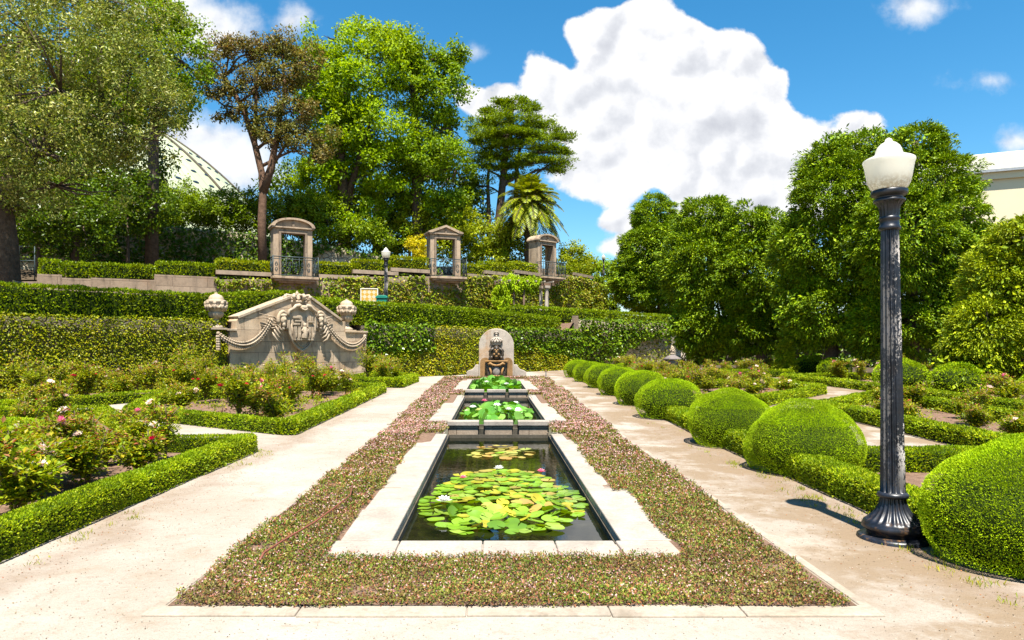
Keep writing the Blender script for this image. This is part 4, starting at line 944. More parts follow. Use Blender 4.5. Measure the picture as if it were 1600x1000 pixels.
# low plants that fill the beds between the roses
def bedfill():
    g = np.random.default_rng(77); m = MB()
    for k, poly in BEDS.items():
        pa = np.array(poly)
        for _ in range(int({'L4': 150, 'L3': 26, 'L2': 90, 'L1': 60}.get(k, 34))):
            p = g.uniform(pa.min(0), pa.max(0))
            if not inside(p, poly): continue
            d = hypot(*p); n = 60 if d > 12 else 34; r = g.uniform(.10, .28); h = g.uniform(.05, .22) * (1.8 if k == 'L4' else 1)
            q = np.c_[p + g.normal(size=(n, 2)) * r * .6, gz(p[1]) + .03 + h * g.random(n)]; sz = .02 + .0022 * d
            m.leaves(q, rvec(n, g) + (0, 0, .3), rvec(n, g) * .6 + (0, 0, 1), sz * g.uniform(.6, 1.4, n), sz * .6, .12, int(g.random() < .12))
    m.obj('undergrowth', [M['rose_leaf'], M['rose_red']], kind='stuff', label='low leafy seedlings between the rose bushes', cat='undergrowth', loc=(0, 10, 0))
    m = MB()      # dry leaves, pebbles and grass tufts at hedge feet
    for (x0, y0, x1, y1, n) in ((3.35, 4.2, 3.3, 9.5, 90), (-3.45, 3.6, -3.42, 10.5, 30), (3.3, 9.5, 3.2, 28, 40)):
        for _ in range(n):
            t = g.random(); x = x0 + (x1 - x0) * t + g.normal() * .12; y = y0 + (y1 - y0) * t; k = int(g.integers(5, 22)); q = np.c_[x + g.normal(size=k) * .035, y + g.normal(size=k) * .035, np.full(k, float(gz(y)))]
            m.leaves(q, rvec(k, g) * .6 + (0, 0, 1), rvec(k, g), g.uniform(.02, .06, k), .006, .05, 0)
    n = 16000; x = g.uniform(-4, 4.4, n); y = g.uniform(3.2, 16, n) ; ok = ((x < -2.15) | (x > 2.4)) ; x, y = x[ok], y[ok]; w_ = np.where(x > 0, np.exp(-((x - 3.3) / .5) ** 2), np.exp(-((x + 3.4) / .35) ** 2)) + .10
    ok = g.random(len(x)) < w_; x, y = x[ok], y[ok]; n = len(x)
    m.leaves(np.c_[x, y, gz(y) + .004], rvec(n, g) * (1, 1, .15), rvec(n, g) * .4 + (0, 0, 1), g.uniform(.008, .022, n), .009, .1, 1)
    n = 26000; y = 3.1 + 13 * g.random(n) ** 1.8; x = g.uniform(-5, 5, n); ok = ((x < -2.1) & (x > -3.6)) | ((x > 2.35) & (x < 3.6)) | (y < 4.0); x, y = x[ok], y[ok]; n = len(x)
    m.leaves(np.c_[x, y, gz(y) - .001], rvec(n, g) * (1, 1, .5) + (0, 0, .15), rvec(n, g) * .6 + (0, 0, 1), g.uniform(.005, .016, n), .009, .25, 2)
    m.obj('litter', [M['grass'], M['rose_red'], M['kerbstone']], kind='stuff', label='grass tufts, grit and dry leaves along the hedge feet', cat='litter', loc=(3, 5, 0))
bedfill()
# ------------------------------------------------------------------ retaining wall W with climbers, hedges on top
def wallbox(name, label, pts, z0, z1, th, m_, group=None, cap=None, cat='wall'):
    """thick wall along polyline (front line = pts)"""
    m = MB(); o = (pts[0][0], pts[0][1], z0)
    for i in range(len(pts) - 1):
        a, b = np.array(pts[i][:2], float), np.array(pts[i + 1][:2], float); t = unit(b - a); n = np.array((-t[1], t[0]))
        za, zb_ = (z1[i], z1[i + 1]) if hasattr(z1, '__len__') else (z1, z1)
        q = [a, b, b + n * th, a + n * th]; V = [(*p, z0) for p in q] + [(*p, z) for p, z in zip(q, (za, zb_, zb_, za))]
        m.add(V, [(3, 2, 1, 0), (4, 5, 6, 7), (0, 1, 5, 4), (1, 2, 6, 5), (2, 3, 7, 6), (3, 0, 4, 7)])
    return m.obj(name, m_, loc=o, label=label, cat=cat, group=group)
xl, xr = -9.22, -5.36
wallbox('retaining_wall', 'overgrown stone wall under the golden fig sheet, left of the monument', [Wl(-34), Wl(xl)], 0, 2.42, .5, M['rubble'], 'retaining walls')
wallbox('retaining_wall', 'overgrown stone wall behind the fountain', [Wl(xr), Wl(4.45)], 0, 2.42, .5, M['rubble'], 'retaining walls')
wallbox('retaining_wall', 'higher rubble wall with its bare stone corner beside the conifers', [Wl(4.9), Wl(12.3), Wl(12.3) + (3.2, 9.)], 0, 3.1, .5, M['rubble_warm'], 'retaining walls')
wallbox('stone_pier', 'pale stone pier standing where the wall steps up', [Wl(4.62, -.10), Wl(4.80, -.10)], 2.3, 3.3, .25, M['parapet'], cat='pier')
wall_cover('creeping_fig', 'golden clipped creeping fig covering the wall left of the monument', 'climber', [Wl(-34), Wl(-22), Wl(-15), Wl(xl - .02)], [0] * 4, [2.5, 2.5, 2.5, 2.52], M['fig'], .078, .16, 1.5, .62, thick=.07, wob=.05, base=.2, out_=.32)
def k_low(p, g):   # golden fig: lower part behind fountain, full height in the middle stretch
    x = p[:, 0]; b = np.interp(x, [-5.4, -2.75, -2.7, .3, .8, 3, 4.4], [1.5, 1.5, 2.6, 2.6, 1.7, 1.3, 1.0]) + .28 * vnoise(p, 1.2, 4)
    return p[:, 2] < b
def k_dark(p, g):
    x = p[:, 0]; b = np.interp(x, [-5.4, -2.8, -2.7, .3, .7, 3, 4.4], [1.2, 1.3, 2.9, 2.9, 1.5, 1.1, .8]) + .28 * vnoise(p, 1.2, 4)
    return p[:, 2] > b
Q = [Wl(xr + .02), Wl(-2.7), Wl(.5), Wl(4.85)]
wall_cover('creeping_fig', 'golden creeping fig on the wall behind the fountain', 'climber', Q, [0] * 4, [2.5] * 4, M['fig_gold'], .10, .17, 1.5, .62, keep=k_low, wob=.06, thick=.07, base=.2, seed=4, out_=.32)
wall_cover('ivy', 'dark glossy ivy hanging over the top of the wall behind the fountain', 'ivy', Q, [0] * 4, [2.62, 2.5, 2.56, 2.56], M['ivy'], .15, .24, 2.3, .8, keep=k_dark, wob=.1, thick=.06, seed=5)
def k_stone(p, g):
    x = p[:, 0]; b = np.interp(x, [4.8, 6.5, 8.3, 10.2, 12.3], [.1, .35, 1.2, 2.2, 2.3]) + .25 * vnoise(p, 1.1, 4)
    return (p[:, 2] > b)
def k_sparse(p, g):
    x = p[:, 0]; return (g.random(len(p)) < .30 + .35 * (vnoise(p, .9, 12) > 0)) & ((x > 8.9) | (p[:, 2] < .6))
Q3 = [Wl(4.88), Wl(8.5), Wl(12.35)]
wall_cover('ivy', 'dark ivy curtain on the higher wall, cut in a slant over bare stone', 'ivy', Q3, [0] * 3, [3.2] * 3, M['ivy'], .17, .26, 2.1, .8, keep=k_stone, wob=.12, thick=.07, seed=6)
wall_cover('creeper', 'thin pale creeper speckling the bare stone wall corner', 'climber', Q3, [0] * 3, [2.7] * 3, M['ivy_mixed'], .16, .05, .8, .7, keep=k_sparse, wob=.03, thick=.05, seed=7)

G2 = 'clipped hedges along the middle terrace'
hedge('hedge', 'long dark clipped hedge above the golden fig wall', 'hedge', [Wl(-34, 1.0), Wl(-20, 1.0), Wl(-9.6, 1.0)], .95, .98, M['hedge'], zb=2.42, size=.085, group=G2, wob=.05)
hedge('hedge', 'clipped hedge rising behind the left slope of the monument', 'hedge', [Wl(-9.5, 1.0), Wl(-6.9, 1.0)], .95, [.98, 1.34], M['hedge'], zb=2.42, size=.085, group=G2, wob=.05, seed=2)
hedge('hedge', 'long clipped hedge above the wall behind the fountain', 'hedge', [Wl(-6.8, 1.0), Wl(-.5, 1.0), Wl(4.25, 1.0)], .95, [1.08, 1.02, .78], M['hedge'], zb=2.42, size=.10, group=G2, wob=.05)
hedge('hedge', 'clipped hedge above the ivy curtain, reaching the conifers', 'hedge', [Wl(3.0, 2.6), Wl(7.5, 1.3), Wl(13.4, 1.2)], .95, [.85, .78, .76], M['hedge'], zb=3.02, size=.12, group=G2, wob=.05)
hedge('hedge', 'bright sloping clipped block behind the fountain, nearer the vine pergola', 'hedge', [P(812, 490, 39.5)[:2], P(850, 490, 41.5)[:2]], 1.3, [.65, 1.15], M['topiary'], zb=2.45, size=.12, group='bright clipped blocks on the terrace', wob=.03)
hedge('hedge', 'bright low clipped block behind the fountain, left of its twin', 'hedge', [P(762, 490, 38.5)[:2], P(803, 490, 39.5)[:2]], 1.3, [.85, 1.05], M['topiary'], zb=2.45, size=.12, group='bright clipped blocks on the terrace', wob=.03)

# ------------------------------------------------------------------ crest monument
def mon(px, py):
    k = (px - 770) / F; y = 33.7 / (1 - 1.1 * k); x = k * y; x0 = -9.22; return (x - x0) / cos(WA), CH + (540 - py) * y / F
o0 = Wl(-9.22, -.30)
root = empty('crest_monument', (o0[0], o0[1], .15), 'weathered stone monument with gabled top, carved shield, crown and garlands', 'monument', rz=WA)
dz = -.15
MW = [mon(*p) for p in ((326, 517), (362, 518), (362, 501), (366, 498), (447, 467), (460, 465), (478, 468), (525, 502), (533, 503), (533, 520), (565, 520))]
MW = [(u, z + dz) for u, z in MW]; MW[0] = (0., MW[0][1]); Wd = MW[-1][0]
MB().prism([(0, -.3), (0, MW[0][1])] + MW[1:] + [(Wd, -.3)], 0, .62).obj('wall', M['monument'], root, bevel=.02)
m = MB()
for a, b in ((MW[3], MW[4]), (MW[6], MW[7])):
    t = unit(np.array(b) - np.array(a)); n = np.array((-t[1], t[0])) * .10
    m.prism([tuple(np.array(a) - t * .02), tuple(np.array(b) + t * .02), tuple(np.array(b) + n + t * .02), tuple(np.array(a) + n - t * .02)], -.06, .66)
m.obj('gable_coping', M['carving'], root, bevel=.015)
for (a, b, zt) in ((-.05, MW[1][0] + .02, MW[0][1]), (MW[9][0] - .02, Wd + .05, MW[9][1])):
    MB().box(a, b, -.07, .66, zt + .003, zt + .08).obj('ledge', M['carving'], root, bevel=.015)
def ms(px, py): u, z = mon(px, py); return u, z + dz
cu, _ = ms(460, 520)
# shield
sh = [(-.50, .62), (-.40, .74), (-.22, .80), (0, .84), (.22, .80), (.40, .74), (.50, .62), (.54, .30), (.50, -.10), (.36, -.42), (.18, -.62), (0, -.72), (-.18, -.62), (-.36, -.42), (-.50, -.10), (-.54, .30)]
cz_ = ms(460, 517)[1]
def dome_shield(sc_, y, bulge, n_in=6, mi=0):
    m = MB(); S = np.array(sh) * sc_; N = len(S); V = []
    for r in range(n_in + 1):
        f = 1 - r / n_in; q = S * f; V += [(cu + x, y - bulge * (1 - f * f), cz_ + z) for x, z in q]
    Fc = [(r * N + j, r * N + (j + 1) % N, (r + 1) * N + (j + 1) % N, (r + 1) * N + j) for r in range(n_in) for j in range(N)]
    m.add(V, Fc, mi, True); m.prism([(cu + x, cz_ + z) for x, z in S], y - .001, .02); return m
m = dome_shield(1.0, -.22, .10)
tn = [(cu + x * 1.03, -.24, cz_ + z * 1.03) for x, z in sh]; m.tube(tn + [tn[0]], .045, 8)
tn = [(cu + x * .86, -.27, cz_ + z * .86) for x, z in sh[7:]]; m.tube(tn, .02, 6)
m.obj('shield', M['carving'], root)
m = MB(); yb = -.345     # relief: castle towers, niche figure, quarterings
def rb(x0, x1, z0, z1, d=.05): m.box(cu + x0, cu + x1, yb - d, yb + .09, cz_ + z0, cz_ + z1)
rb(-.42, -.16, .44, .52); rb(-.38, -.12, .32, .38); rb(-.44, -.18, .20, .27); rb(-.13, -.09, .12, .5)
for tx in (-.36, -.20, .22, .37):
    rb(tx - .055, tx + .055, -.28, .10); [rb(tx + e - .014, tx + e + .014, .10, .14) for e in (-.042, 0, .042)]; m.tube([(cu + tx, yb - .07, cz_ - .26), (cu + tx, yb - .07, cz_ - .10)], .02, 6)
rb(-.42, .42, -.36, -.29); rb(.12, .42, .30, .35); rb(.12, .16, .12, .5); rb(.24, .28, .36, .55); rb(.34, .38, .36, .52)
m.ball((cu, yb - .07, cz_ + .20), (.065, .06, .08), 10, 7); m.tube([(cu, yb - .05, cz_ + .14), (cu, yb - .07, cz_ - .05), (cu - .01, yb - .05, cz_ - .27)], [.07, .10, .13], 8)
m.tube([(cu - .05, yb - .05, cz_ + .08), (cu - .14, yb - .08, cz_ + .0), (cu - .08, yb - .1, cz_ - .06)], .03, 6); m.tube([(cu + .05, yb - .05, cz_ + .08), (cu + .13, yb - .08, cz_ + .03), (cu + .07, yb - .1, cz_ - .04)], .03, 6)
m.obj('shield_relief', M['carving'], root, bevel=.008)
# mantle scroll over the shield
m = MB()
for s in (-1, 1):
    pts = [(cu + s * x, -.30, cz_ + z) for x, z in ((.04, .86), (.16, .92), (.30, .90), (.40, .80), (.56, .72), (.62, .60), (.55, .52))]
    m.tube(pts, [.07, .08, .07, .06, .05, .045, .03], 8)
m.ball((cu, -.34, cz_ + .84), (.16, .09, .10), 12, 8); m.tube([(cu - .12, -.40, cz_ + .80), (cu, -.43, cz_ + .75), (cu + .12, -.40, cz_ + .80)], .03, 6)
m.obj('mantle', M['carving'], root)
# crown: band, arches with balls
kz = cz_ + .93; m = MB(); cy = .12
m.lathe([(.30, 0), (.34, .03), (.34, .08), (.36, .09), (.38, .16), (.36, .18), (.30, .18)], 28, (cu, cy, kz))
for k in range(8):
    a = k * pi / 4; c_, s_ = cos(a), sin(a); m.tube([(cu + .36 * c_, cy + .36 * s_, kz + .17), (cu + .50 * c_, cy + .50 * s_, kz + .28), (cu + .44 * c_, cy + .44 * s_, kz + .38), (cu + .25 * c_, cy + .25 * s_, kz + .36), (cu + .07 * c_, cy + .07 * s_, kz + .42)], [.045, .06, .06, .05, .04], 7)
    m.ball((cu + .49 * c_, cy + .49 * s_, kz + .30), .075, 8, 6); m.ball((cu + .33 * cos(a + .39), cy + .33 * sin(a + .39), kz + .23), .06, 8, 6)
m.ball((cu, cy, kz + .27), (.30, .30, .14), 14, 8); m.ball((cu, cy, kz + .47), .06, 8, 6); m.tube([(cu, cy, kz + .48), (cu, cy, kz + .56)], .02, 6)
m.obj('crown_carving', M['carving'], root)
# side masks, wings and swags
for s, hp_, wing in ((-1, (431, 503), (396, 491)), (1, (489, 503), (510, 495))):
    u0, z0 = ms(*hp_); m = MB()
    ring = [(u0 + .20 * cos(a) * 1.0, -.20, z0 + .36 * sin(a)) for a in np.linspace(-.9 if s < 0 else pi + .9, pi + .25 if s < 0 else -.25, 14)]
    m.tube(ring, np.linspace(.05, .075, 14), 8)
    m.ball((u0, -.22, z0 + .06), (.12, .12, .18), 10, 8); m.ball((u0, -.33, z0 + .07), (.03, .06, .05), 6, 5); m.ball((u0, -.26, z0 - .10), (.07, .08, .11), 8, 6); m.ball((u0, -.24, z0 - .24), (.05, .06, .07), 8, 6)
    m.ball((u0, -.20, z0 + .22), (.16, .12, .08), 10, 6)
    for k in range(4):      # acanthus leaves sweeping down beside the shield
        a0 = np.array((u0 + s * (.14 + .05 * k), -.14, z0 - .05 - .13 * k)); m.tube([a0 + (s * .10, 0, .06), a0 + (s * .08, -.08, -.05), a0 + (-s * .02, -.10, -.22), a0 + (-s * .18, -.06, -.32)], [.012, .045, .04, .012], 6, squash=.6)
    m.obj('mask_scroll', M['carving'], root)
    wu, wz = ms(*wing); m = MB()
    for k in range(5): m.tube([(u0 + s * .16, -.12, z0 + .02 - .05 * k), (u0 + s * (.32 + .02 * k), -.14, z0 + .16 - .10 * k), (wu + s * (-.02 * k), -.10, wz - .10 * k + .02)], [.05, .05, .012], 6, squash=.5)
    m.obj('wing', M['carving'], root)
    # garland
    if s < 0: g0, g1, sag = ms(332, 523), ms(413, 500), ms(378, 538)
    else: g0, g1, sag = ms(560, 527), ms(498, 505), ms(532, 540)
    t = np.linspace(0, 1, 60); ctrl = 2 * np.array(sag) - .5 * (np.array(g0) + np.array(g1)); pth = ((1 - t) ** 2)[:, None] * np.array(g0) + (2 * t * (1 - t))[:, None] * ctrl + (t ** 2)[:, None] * np.array(g1)
    m = MB(); gg = np.random.default_rng(5); rr = .05 + .055 * np.sin(t * pi); m.tube([(a, -.13, b) for a, b in pth], rr * .8, 8)
    for k in range(0, 60, 2):
        tx = pth[min(k + 1, 59)] - pth[max(k - 1, 0)]; tx = tx / np.linalg.norm(tx)
        for e in (-1, 0, 1):
            c = (pth[k][0] - tx[1] * e * rr[k] * .75, -.13 - rr[k] * (.9 if e == 0 else .5), pth[k][1] + tx[0] * e * rr[k] * .75); m.tube([c, (c[0] + tx[0] * .05 - tx[1] * e * .03, c[1] - .02, c[2] + tx[1] * .05 + tx[0] * e * .03), (c[0] + tx[0] * .11, c[1], c[2] + tx[1] * .11)], [.022, .034, .008], 5)
    m.obj('garland', M['carving'], root)
    m = MB(); gx, gz_ = g0; m.ball((gx, -.12, gz_ + .04), .07, 8, 6)
    for k in range(6):
        for e in (-1, 0, 1): m.ball((gx + e * .045, -.12 - (.04 if e == 0 else 0), gz_ - .07 - k * .085), (.045 - .003 * k, .04, .055), 7, 5)
    m.obj('tassel', M['carving'], root)
def urn(px, py_top, py_bot, label):
    u, zt = mon(px, py_top); _, zb_ = mon(px, py_bot); H = zt - zb_; a = WA; c = Wl(-9.22 + u * cos(a), .02)
    root = empty('stone_urn', (c[0], c[1], zb_), label, 'urn', 'carved urns on the monument', WA, H / 1.42)
    m = MB(); m.box(-.30, .30, -.30, .30, 0, .07); m.lathe([(.27, .07), (.28, .11), (.22, .16), (.13, .22), (.095, .34), (.12, .37), (.10, .40), (.17, .44), (.25, .50), (.285, .60), (.27, .66), (.22, .69)], 36, flute=(18, .10, 7, 10)); m.obj('pedestal_bowl', M['carving'], root)
    m = MB(); m.lathe([(.24, .69), (.30, .78), (.325, .90), (.33, .98), (.36, 1.04), (.38, 1.10), (.33, 1.13), (.28, 1.14)], 32); m.obj('neck', M['carving'], root)
    m = MB(); m.lathe([(.28, 1.14), (.27, 1.22), (.21, 1.30), (.11, 1.35), (.05, 1.37), (.06, 1.40), (.03, 1.42)], 32, flute=(16, .05, 0, 3)); m.obj('lid', M['carving'], root)
    m = MB()
    for k in range(8):
        a0, a1 = k * pi / 4 + .2, (k + 1) * pi / 4 + .2; tt = np.linspace(0, 1, 9); aa = a0 + (a1 - a0) * tt; z = 1.0 - .17 * np.sin(tt * pi)
        m.tube([(.335 * cos(q), .335 * sin(q), zz) for q, zz in zip(aa, z)], .035 + .02 * np.sin(tt * pi), 6)
        m.ball((.37 * cos(a0), .37 * sin(a0), 1.0), (.07, .07, .09), 8, 6); m.tube([(.37 * cos(a0), .37 * sin(a0), .96), (.36 * cos(a0), .36 * sin(a0), .84), (.34 * cos(a0), .34 * sin(a0), .70)], [.06, .055, .02], 6)
    m.obj('festoon', M['carving'], root)
    return root
urn(338, 457, 515, 'larger garlanded stone urn on the left shoulder of the monument')
urn(542, 467, 518, 'garlanded stone urn on the right shoulder of the monument, with moss beneath')

# ------------------------------------------------------------------ wall fountain
root = empty('wall_fountain', (.15, 28.55, .2), 'arched stone fountain with a crowned carved spout and rusty stains', 'fountain')
arch = [(-.73, 0), (-.73, 1.42)] + [(-.73 * cos(a), 1.42 + .70 * sin(a)) for a in np.linspace(.12, pi - .12, 20)] + [(.73, 1.42), (.73, 0)]
MB().prism(arch, 0, .45).obj('arched_slab', M['fount'], root, bevel=.02)
arch2 = [(-.26, .0), (-.26, 2.06), (.26, 2.06), (.26, .0)]; MB().prism(arch2, -.05, -.003).obj('pilaster', M['fount'], root, bevel=.01)
m = MB(); q = [(-.68, .0), (-.68, .70)] + [(-.47 + .21 * cos(a) * 1.0, .70 + .20 * sin(a)) for a in np.linspace(pi, 0, 8)] + [(-.26, .0)]
m.prism(q, -.022, -.002); m.prism([(-x, z) for x, z in q][::-1], -.022, -.002); m.obj('stained_panel', M['rust'], root)
for s in (-1, 1):
    q = [(s * .735, 0), (s * .735, .60), (s * .88, .60), (s * .92, .50), (s * 1.02, .40), (s * 1.16, .36), (s * 1.25, .30), (s * 1.25, 0)]
    MB().prism(q if s > 0 else q[::-1], .06, .40).obj('wing', M['fount'], root, bevel=.02)
m = MB(); m.box(-.20, .20, -.20, -.052, .80, 1.40); m.tube([(0, -.16, .85), (0, -.30, 1.05), (0, -.26, 1.25), (0, -.18, 1.42)], [.12, .15, .13, .09], 10)
m.ball((0, -.33, 1.27), (.10, .09, .12), 10, 8); m.ball((0, -.42, 1.26), (.03, .04, .03), 6, 5)
for s in (-1, 1):
    m.tube([(s * .10, -.22, 1.30), (s * .24, -.20, 1.20), (s * .26, -.18, 1.0), (s * .18, -.22, .86)], [.05, .07, .06, .05], 8); m.ball((s * .09, -.34, 1.02), .07, 8, 6); m.ball((s * .20, -.22, .90), .08, 8, 6); m.ball((s * .27, -.15, 1.16), .06, 8, 6)
m.ball((0, -.32, .90), (.10, .08, .07), 8, 6); m.obj('carved_figure', M['wetdark'], root)
m = MB(); m.ball((0, -.43, 1.14), (.045, .04, .07), 8, 6); m.ball((0, -.40, .96), (.06, .05, .04), 8, 6)
for s in (-1, 1): m.ball((s * .09, -.40, 1.04), .045, 8, 6); m.ball((s * .05, -.41, 1.22), .035, 6, 5)
m.obj('rusty_boss', M['rust'], root)
m = MB(); m.lathe([(.17, 1.42), (.20, 1.46), (.20, 1.52), (.24, 1.55), (.23, 1.60), (.10, 1.68), (.04, 1.70)], 20, (0, -.10, 0))
for k in range(7):
    a = pi + k * pi / 6; m.tube([(.21 * cos(a), -.10 + .21 * sin(a), 1.54), (.26 * cos(a), -.10 + .26 * sin(a), 1.63), (.15 * cos(a), -.10 + .15 * sin(a), 1.70), (0, -.12, 1.74)], .028, 6)
m.ball((0, -.12, 1.78), .05, 8, 6); m.tube([(-.10, -.08, 1.93), (0, -.10, 1.99), (.10, -.08, 1.93)], .03, 6); m.ball((0, -.09, 1.90), (.06, .04, .05), 8, 6); m.obj('crown_carving', M['fount'], root)
m = MB(); m.box(-.47, .47, -.42, -.052, .735, .79); m.box(-.40, .40, -.34, -.052, .69, .733); m.obj('shelf', M['rust'], root, bevel=.01)
m = MB(); m.prism([(-.46, .688), (-.34, .0), (.34, 0), (.46, .688)], -.30, -.053); m.obj('basin_niche', M['wetdark'], root, bevel=.01)
m = MB()
for s in (-1, 1):
    m.tube([(s * .34, -.36, .62), (s * .26, -.40, .67), (s * .16, -.38, .60), (s * .05, -.36, .58), (0, -.36, .58)], [.05, .06, .05, .045, .04], 8)
    m.tube([(s * .28, -.34, .52), (s * .22, -.33, .30), (s * .24, -.33, .12)], [.05, .04, .05], 8)
for k in range(5): m.ball((-.22 + .11 * k, -.34, .12), (.065, .05, .06), 8, 6)
m.obj('basin_scroll', M['rust'], root)
m = MB(); m.ball((0, -.30, .34), (.17, .07, .22), 14, 10); m.obj('basin_boss', plain('pale_wet_marble', (.36, .31, .27), .4, 0, (.14, .11, .09), 9), root)
root = empty('sprinkler', (2.07, 26.6, .24), 'thin brass sprinkler standing in the sand right of the fountain', 'sprinkler')
MB().tube([(0, 0, -.05), (0, 0, .34)], .02, 6).obj('riser', M['iron'], root); m = MB(); m.tube([(-.08, 0, .36), (0, 0, .34), (.08, 0, .36)], .014, 6); m.ball((0, 0, .39), .035, 8, 6); m.obj('head', M['rust'], root)

# ------------------------------------------------------------------ small lidded urn in the right garden
root = empty('garden_urn', (7.2, 27.4, float(gz(27.4)) + .1), 'dark lidded stone urn with a pineapple finial among the roses', 'urn')
m = MB(); m.box(-.24, .24, -.24, .24, -.16, .22); m.obj('plinth', M['darkstone'], root, bevel=.015)
m = MB(); m.lathe([(.18, .22), (.19, .26), (.15, .30), (.19, .40), (.24, .56), (.26, .66), (.24, .68)], 24); m.obj('bowl', M['darkstone'], root)
m = MB(); m.lathe([(.30, .68), (.36, .71), (.36, .75), (.24, .81), (.13, .87), (.08, .90)], 24); m.obj('lid', M['darkstone'], root)
m = MB(); m.lathe([(.07, .90), (.10, .94), (.07, .98)], 12)
for k in range(18): a = k * 2.4; z = 1.02 + .012 * k; m.ball((.075 * cos(a) * (1 - k / 22), .075 * sin(a) * (1 - k / 22), z), .045, 6, 5)
m.obj('finial', M['carving'], root)

# ------------------------------------------------------------------ lamp posts
def lamp_post(loc, label, scale=1., rz=0, cat='street lamp'):
    root = empty('lamp_post', loc, label, cat, 'lamp posts of the garden', rz, scale)
    MB().lathe([(.27, -.04), (.275, .02), (.25, .035), (.20, .05)], 40).obj('footing', M['lamp'], root)
    m = MB(); prof = [(.20, .05), (.205, .07), (.225, .085), (.24, .10), (.235, .125), (.225, .14)] + [(.10 + .125 * ((1 - k / 12) ** 2.1), .145 + .205 * k / 12) for k in range(13)]
    m.lathe(prof, 120, flute=(20, .11, 7, 18)); m.obj('base', M['lamp'], root)
    m = MB(); m.lathe([(.105, .35), (.118, .356), (.120, .375), (.112, .388), (.10, .395)], 40)
    prof = [(.098, .392 + .0)] + [(.097 - .028 * (k / 20) ** .85, .40 + 2.20 * k / 20) for k in range(21)] ; m.lathe(prof, 120, flute=(14, .22, 1, 21)); m.obj('shaft', M['lamp'], root)
    m = MB(); m.lathe([(.070, 2.595), (.082, 2.60), (.084, 2.625), (.074, 2.635), (.072, 2.68), (.080, 2.69), (.080, 2.70), (.074, 2.71)], 40)
    m.lathe([(.074, 2.71), (.076, 2.76), (.085, 2.80), (.105, 2.83), (.118, 2.838)], 96, flute=(16, .08, 0, 3)); m.lathe([(.118, 2.838), (.122, 2.848), (.116, 2.858), (.098, 2.866), (.108, 2.88), (.132, 2.89), (.138, 2.905), (.138, 2.93), (.128, 2.937), (.11, 2.937)], 40)
    m.obj('capital', M['lamp'], root)
    m = MB(); m.lathe([(.126, 2.938), (.140, 2.955), (.158, 2.99), (.170, 3.04), (.180, 3.10), (.188, 3.150), (.198, 3.180), (.196, 3.192), (.180, 3.203), (.145, 3.218), (.115, 3.232), (.104, 3.246), (.098, 3.275), (.084, 3.305), (.060, 3.330), (.036, 3.342), (.03, 3.348), (.026, 3.365), (.010, 3.378), (.0005, 3.380)], 56)
    m.obj('globe', M['globe'], root)
    return root
LP = lamp_post((3.32, 5.66, 0), 'tall fluted black lamp post with flaking paint in front of the globes', .985)
l2 = dup(LP, P(603, 500, 33.5)[:2] + (2.5,), 0, 'slender lamp post on the middle terrace beside the green bin', 1.16)
l3 = dup(LP, P(943, 434, 60)[:2] + (6.5,), 0, 'tiny lamp post on the skyline beyond the stepped wall', .92)
LP.rotation_euler = (radians(-.4), radians(-.45), 0)

# ------------------------------------------------------------------ middle terrace furniture
c = P(597, 478, 33.2); root = empty('litter_bin', (c[0], c[1], 2.9), 'green plastic litter bin beside the terrace lamp post', 'bin', scale=1.0)
m = MB(); m.prism([(-.22, .35), (-.26, .98), (.26, .98), (.22, .35)], -.2, .2); m.obj('body', M['green_plastic'], root, bevel=.03)
m = MB(); m.prism([(-.29, .985), (-.29, 1.06), (-.18, 1.14), (.18, 1.14), (.29, 1.06), (.29, .985)], -.24, .24); m.obj('lid', M['green_plastic'], root, bevel=.02)
for s in (-1, 1): MB().tube([(s * .17, 0, -.5), (s * .17, 0, .36)], .03, 6).obj('leg', M['iron'], root)
c = P(577, 478, 33.6); root = empty('tiled_panel', (c[0], c[1], 2.45), 'upright panel of yellow and white patterned tiles on the middle terrace', 'tile panel', rz=.15)
MB().box(-.38, .38, 0, .07, .3, 1.92).obj('tile_field', M['tile'], root); m = MB()
for q in ((-.43, -.383, 0, 1.97), (.383, .43, 0, 1.97)): m.box(q[0], q[1], -.02, .10, q[2], q[3])
m.box(-.383, .383, -.02, .10, 1.925, 1.97); m.box(-.383, .383, -.02, .10, 0, .295); m.obj('frame', M['fascia'], root, bevel=.008)
# pergola with vine
c = P(820, 480, 42.0); root = empty('pergola', (c[0], c[1], 2.45), 'stone pillared pergola half smothered by a vine on the terrace', 'pergola', rz=.35); root.scale = (.95, 1., 1.72)
for x, y, n in ((1.42, -.25, 0), (1.66, .15, 0), (1.25, .25, 0)):
    m = MB(); m.lathe([(.16, 0), (.16, .10), (.12, .13), (.11, 1.5), (.115, 1.52), (.15, 1.57)], 16, (x, y, 0)); m.box(x - .17, x + .17, y - .17, y + .17, 1.575, 1.66); m.obj('pillar', M['fount'], root)
for x in (-.15, -.85, -1.5):
    for y in (-.2,): m = MB(); m.tube([(x, y, 0), (x, y, 1.5)], .075, 8); m.obj('post', M['timber'], root)
for y in (-.32, .22): MB().box(-2.0, 1.95, y, y + .07, 1.665, 1.76).obj('beam', M['timber'], root)
for k in range(7): MB().box(-1.9 + .6 * k, -1.82 + .6 * k, -.6, .6, 1.765, 1.82).obj('rafter', M['fount'], root)
g = np.random.default_rng(4); bl = [((-1.6, 0, 1.25), (.5, .5, .65)), ((-1.5, 0, .5), (.38, .4, .55)), ((-1.0, 0, 1.72), (.7, .5, .28)), ((0, 0, 1.78), (.9, .5, .2)), ((.55, 0, 1.75), (.4, .4, .16))]
root = empty('vine', (c[0], c[1], 2.45), 'bright leafy vine climbing over the left half of the pergola', 'vine', rz=.35); root.scale = (.95, 1., 1.68)
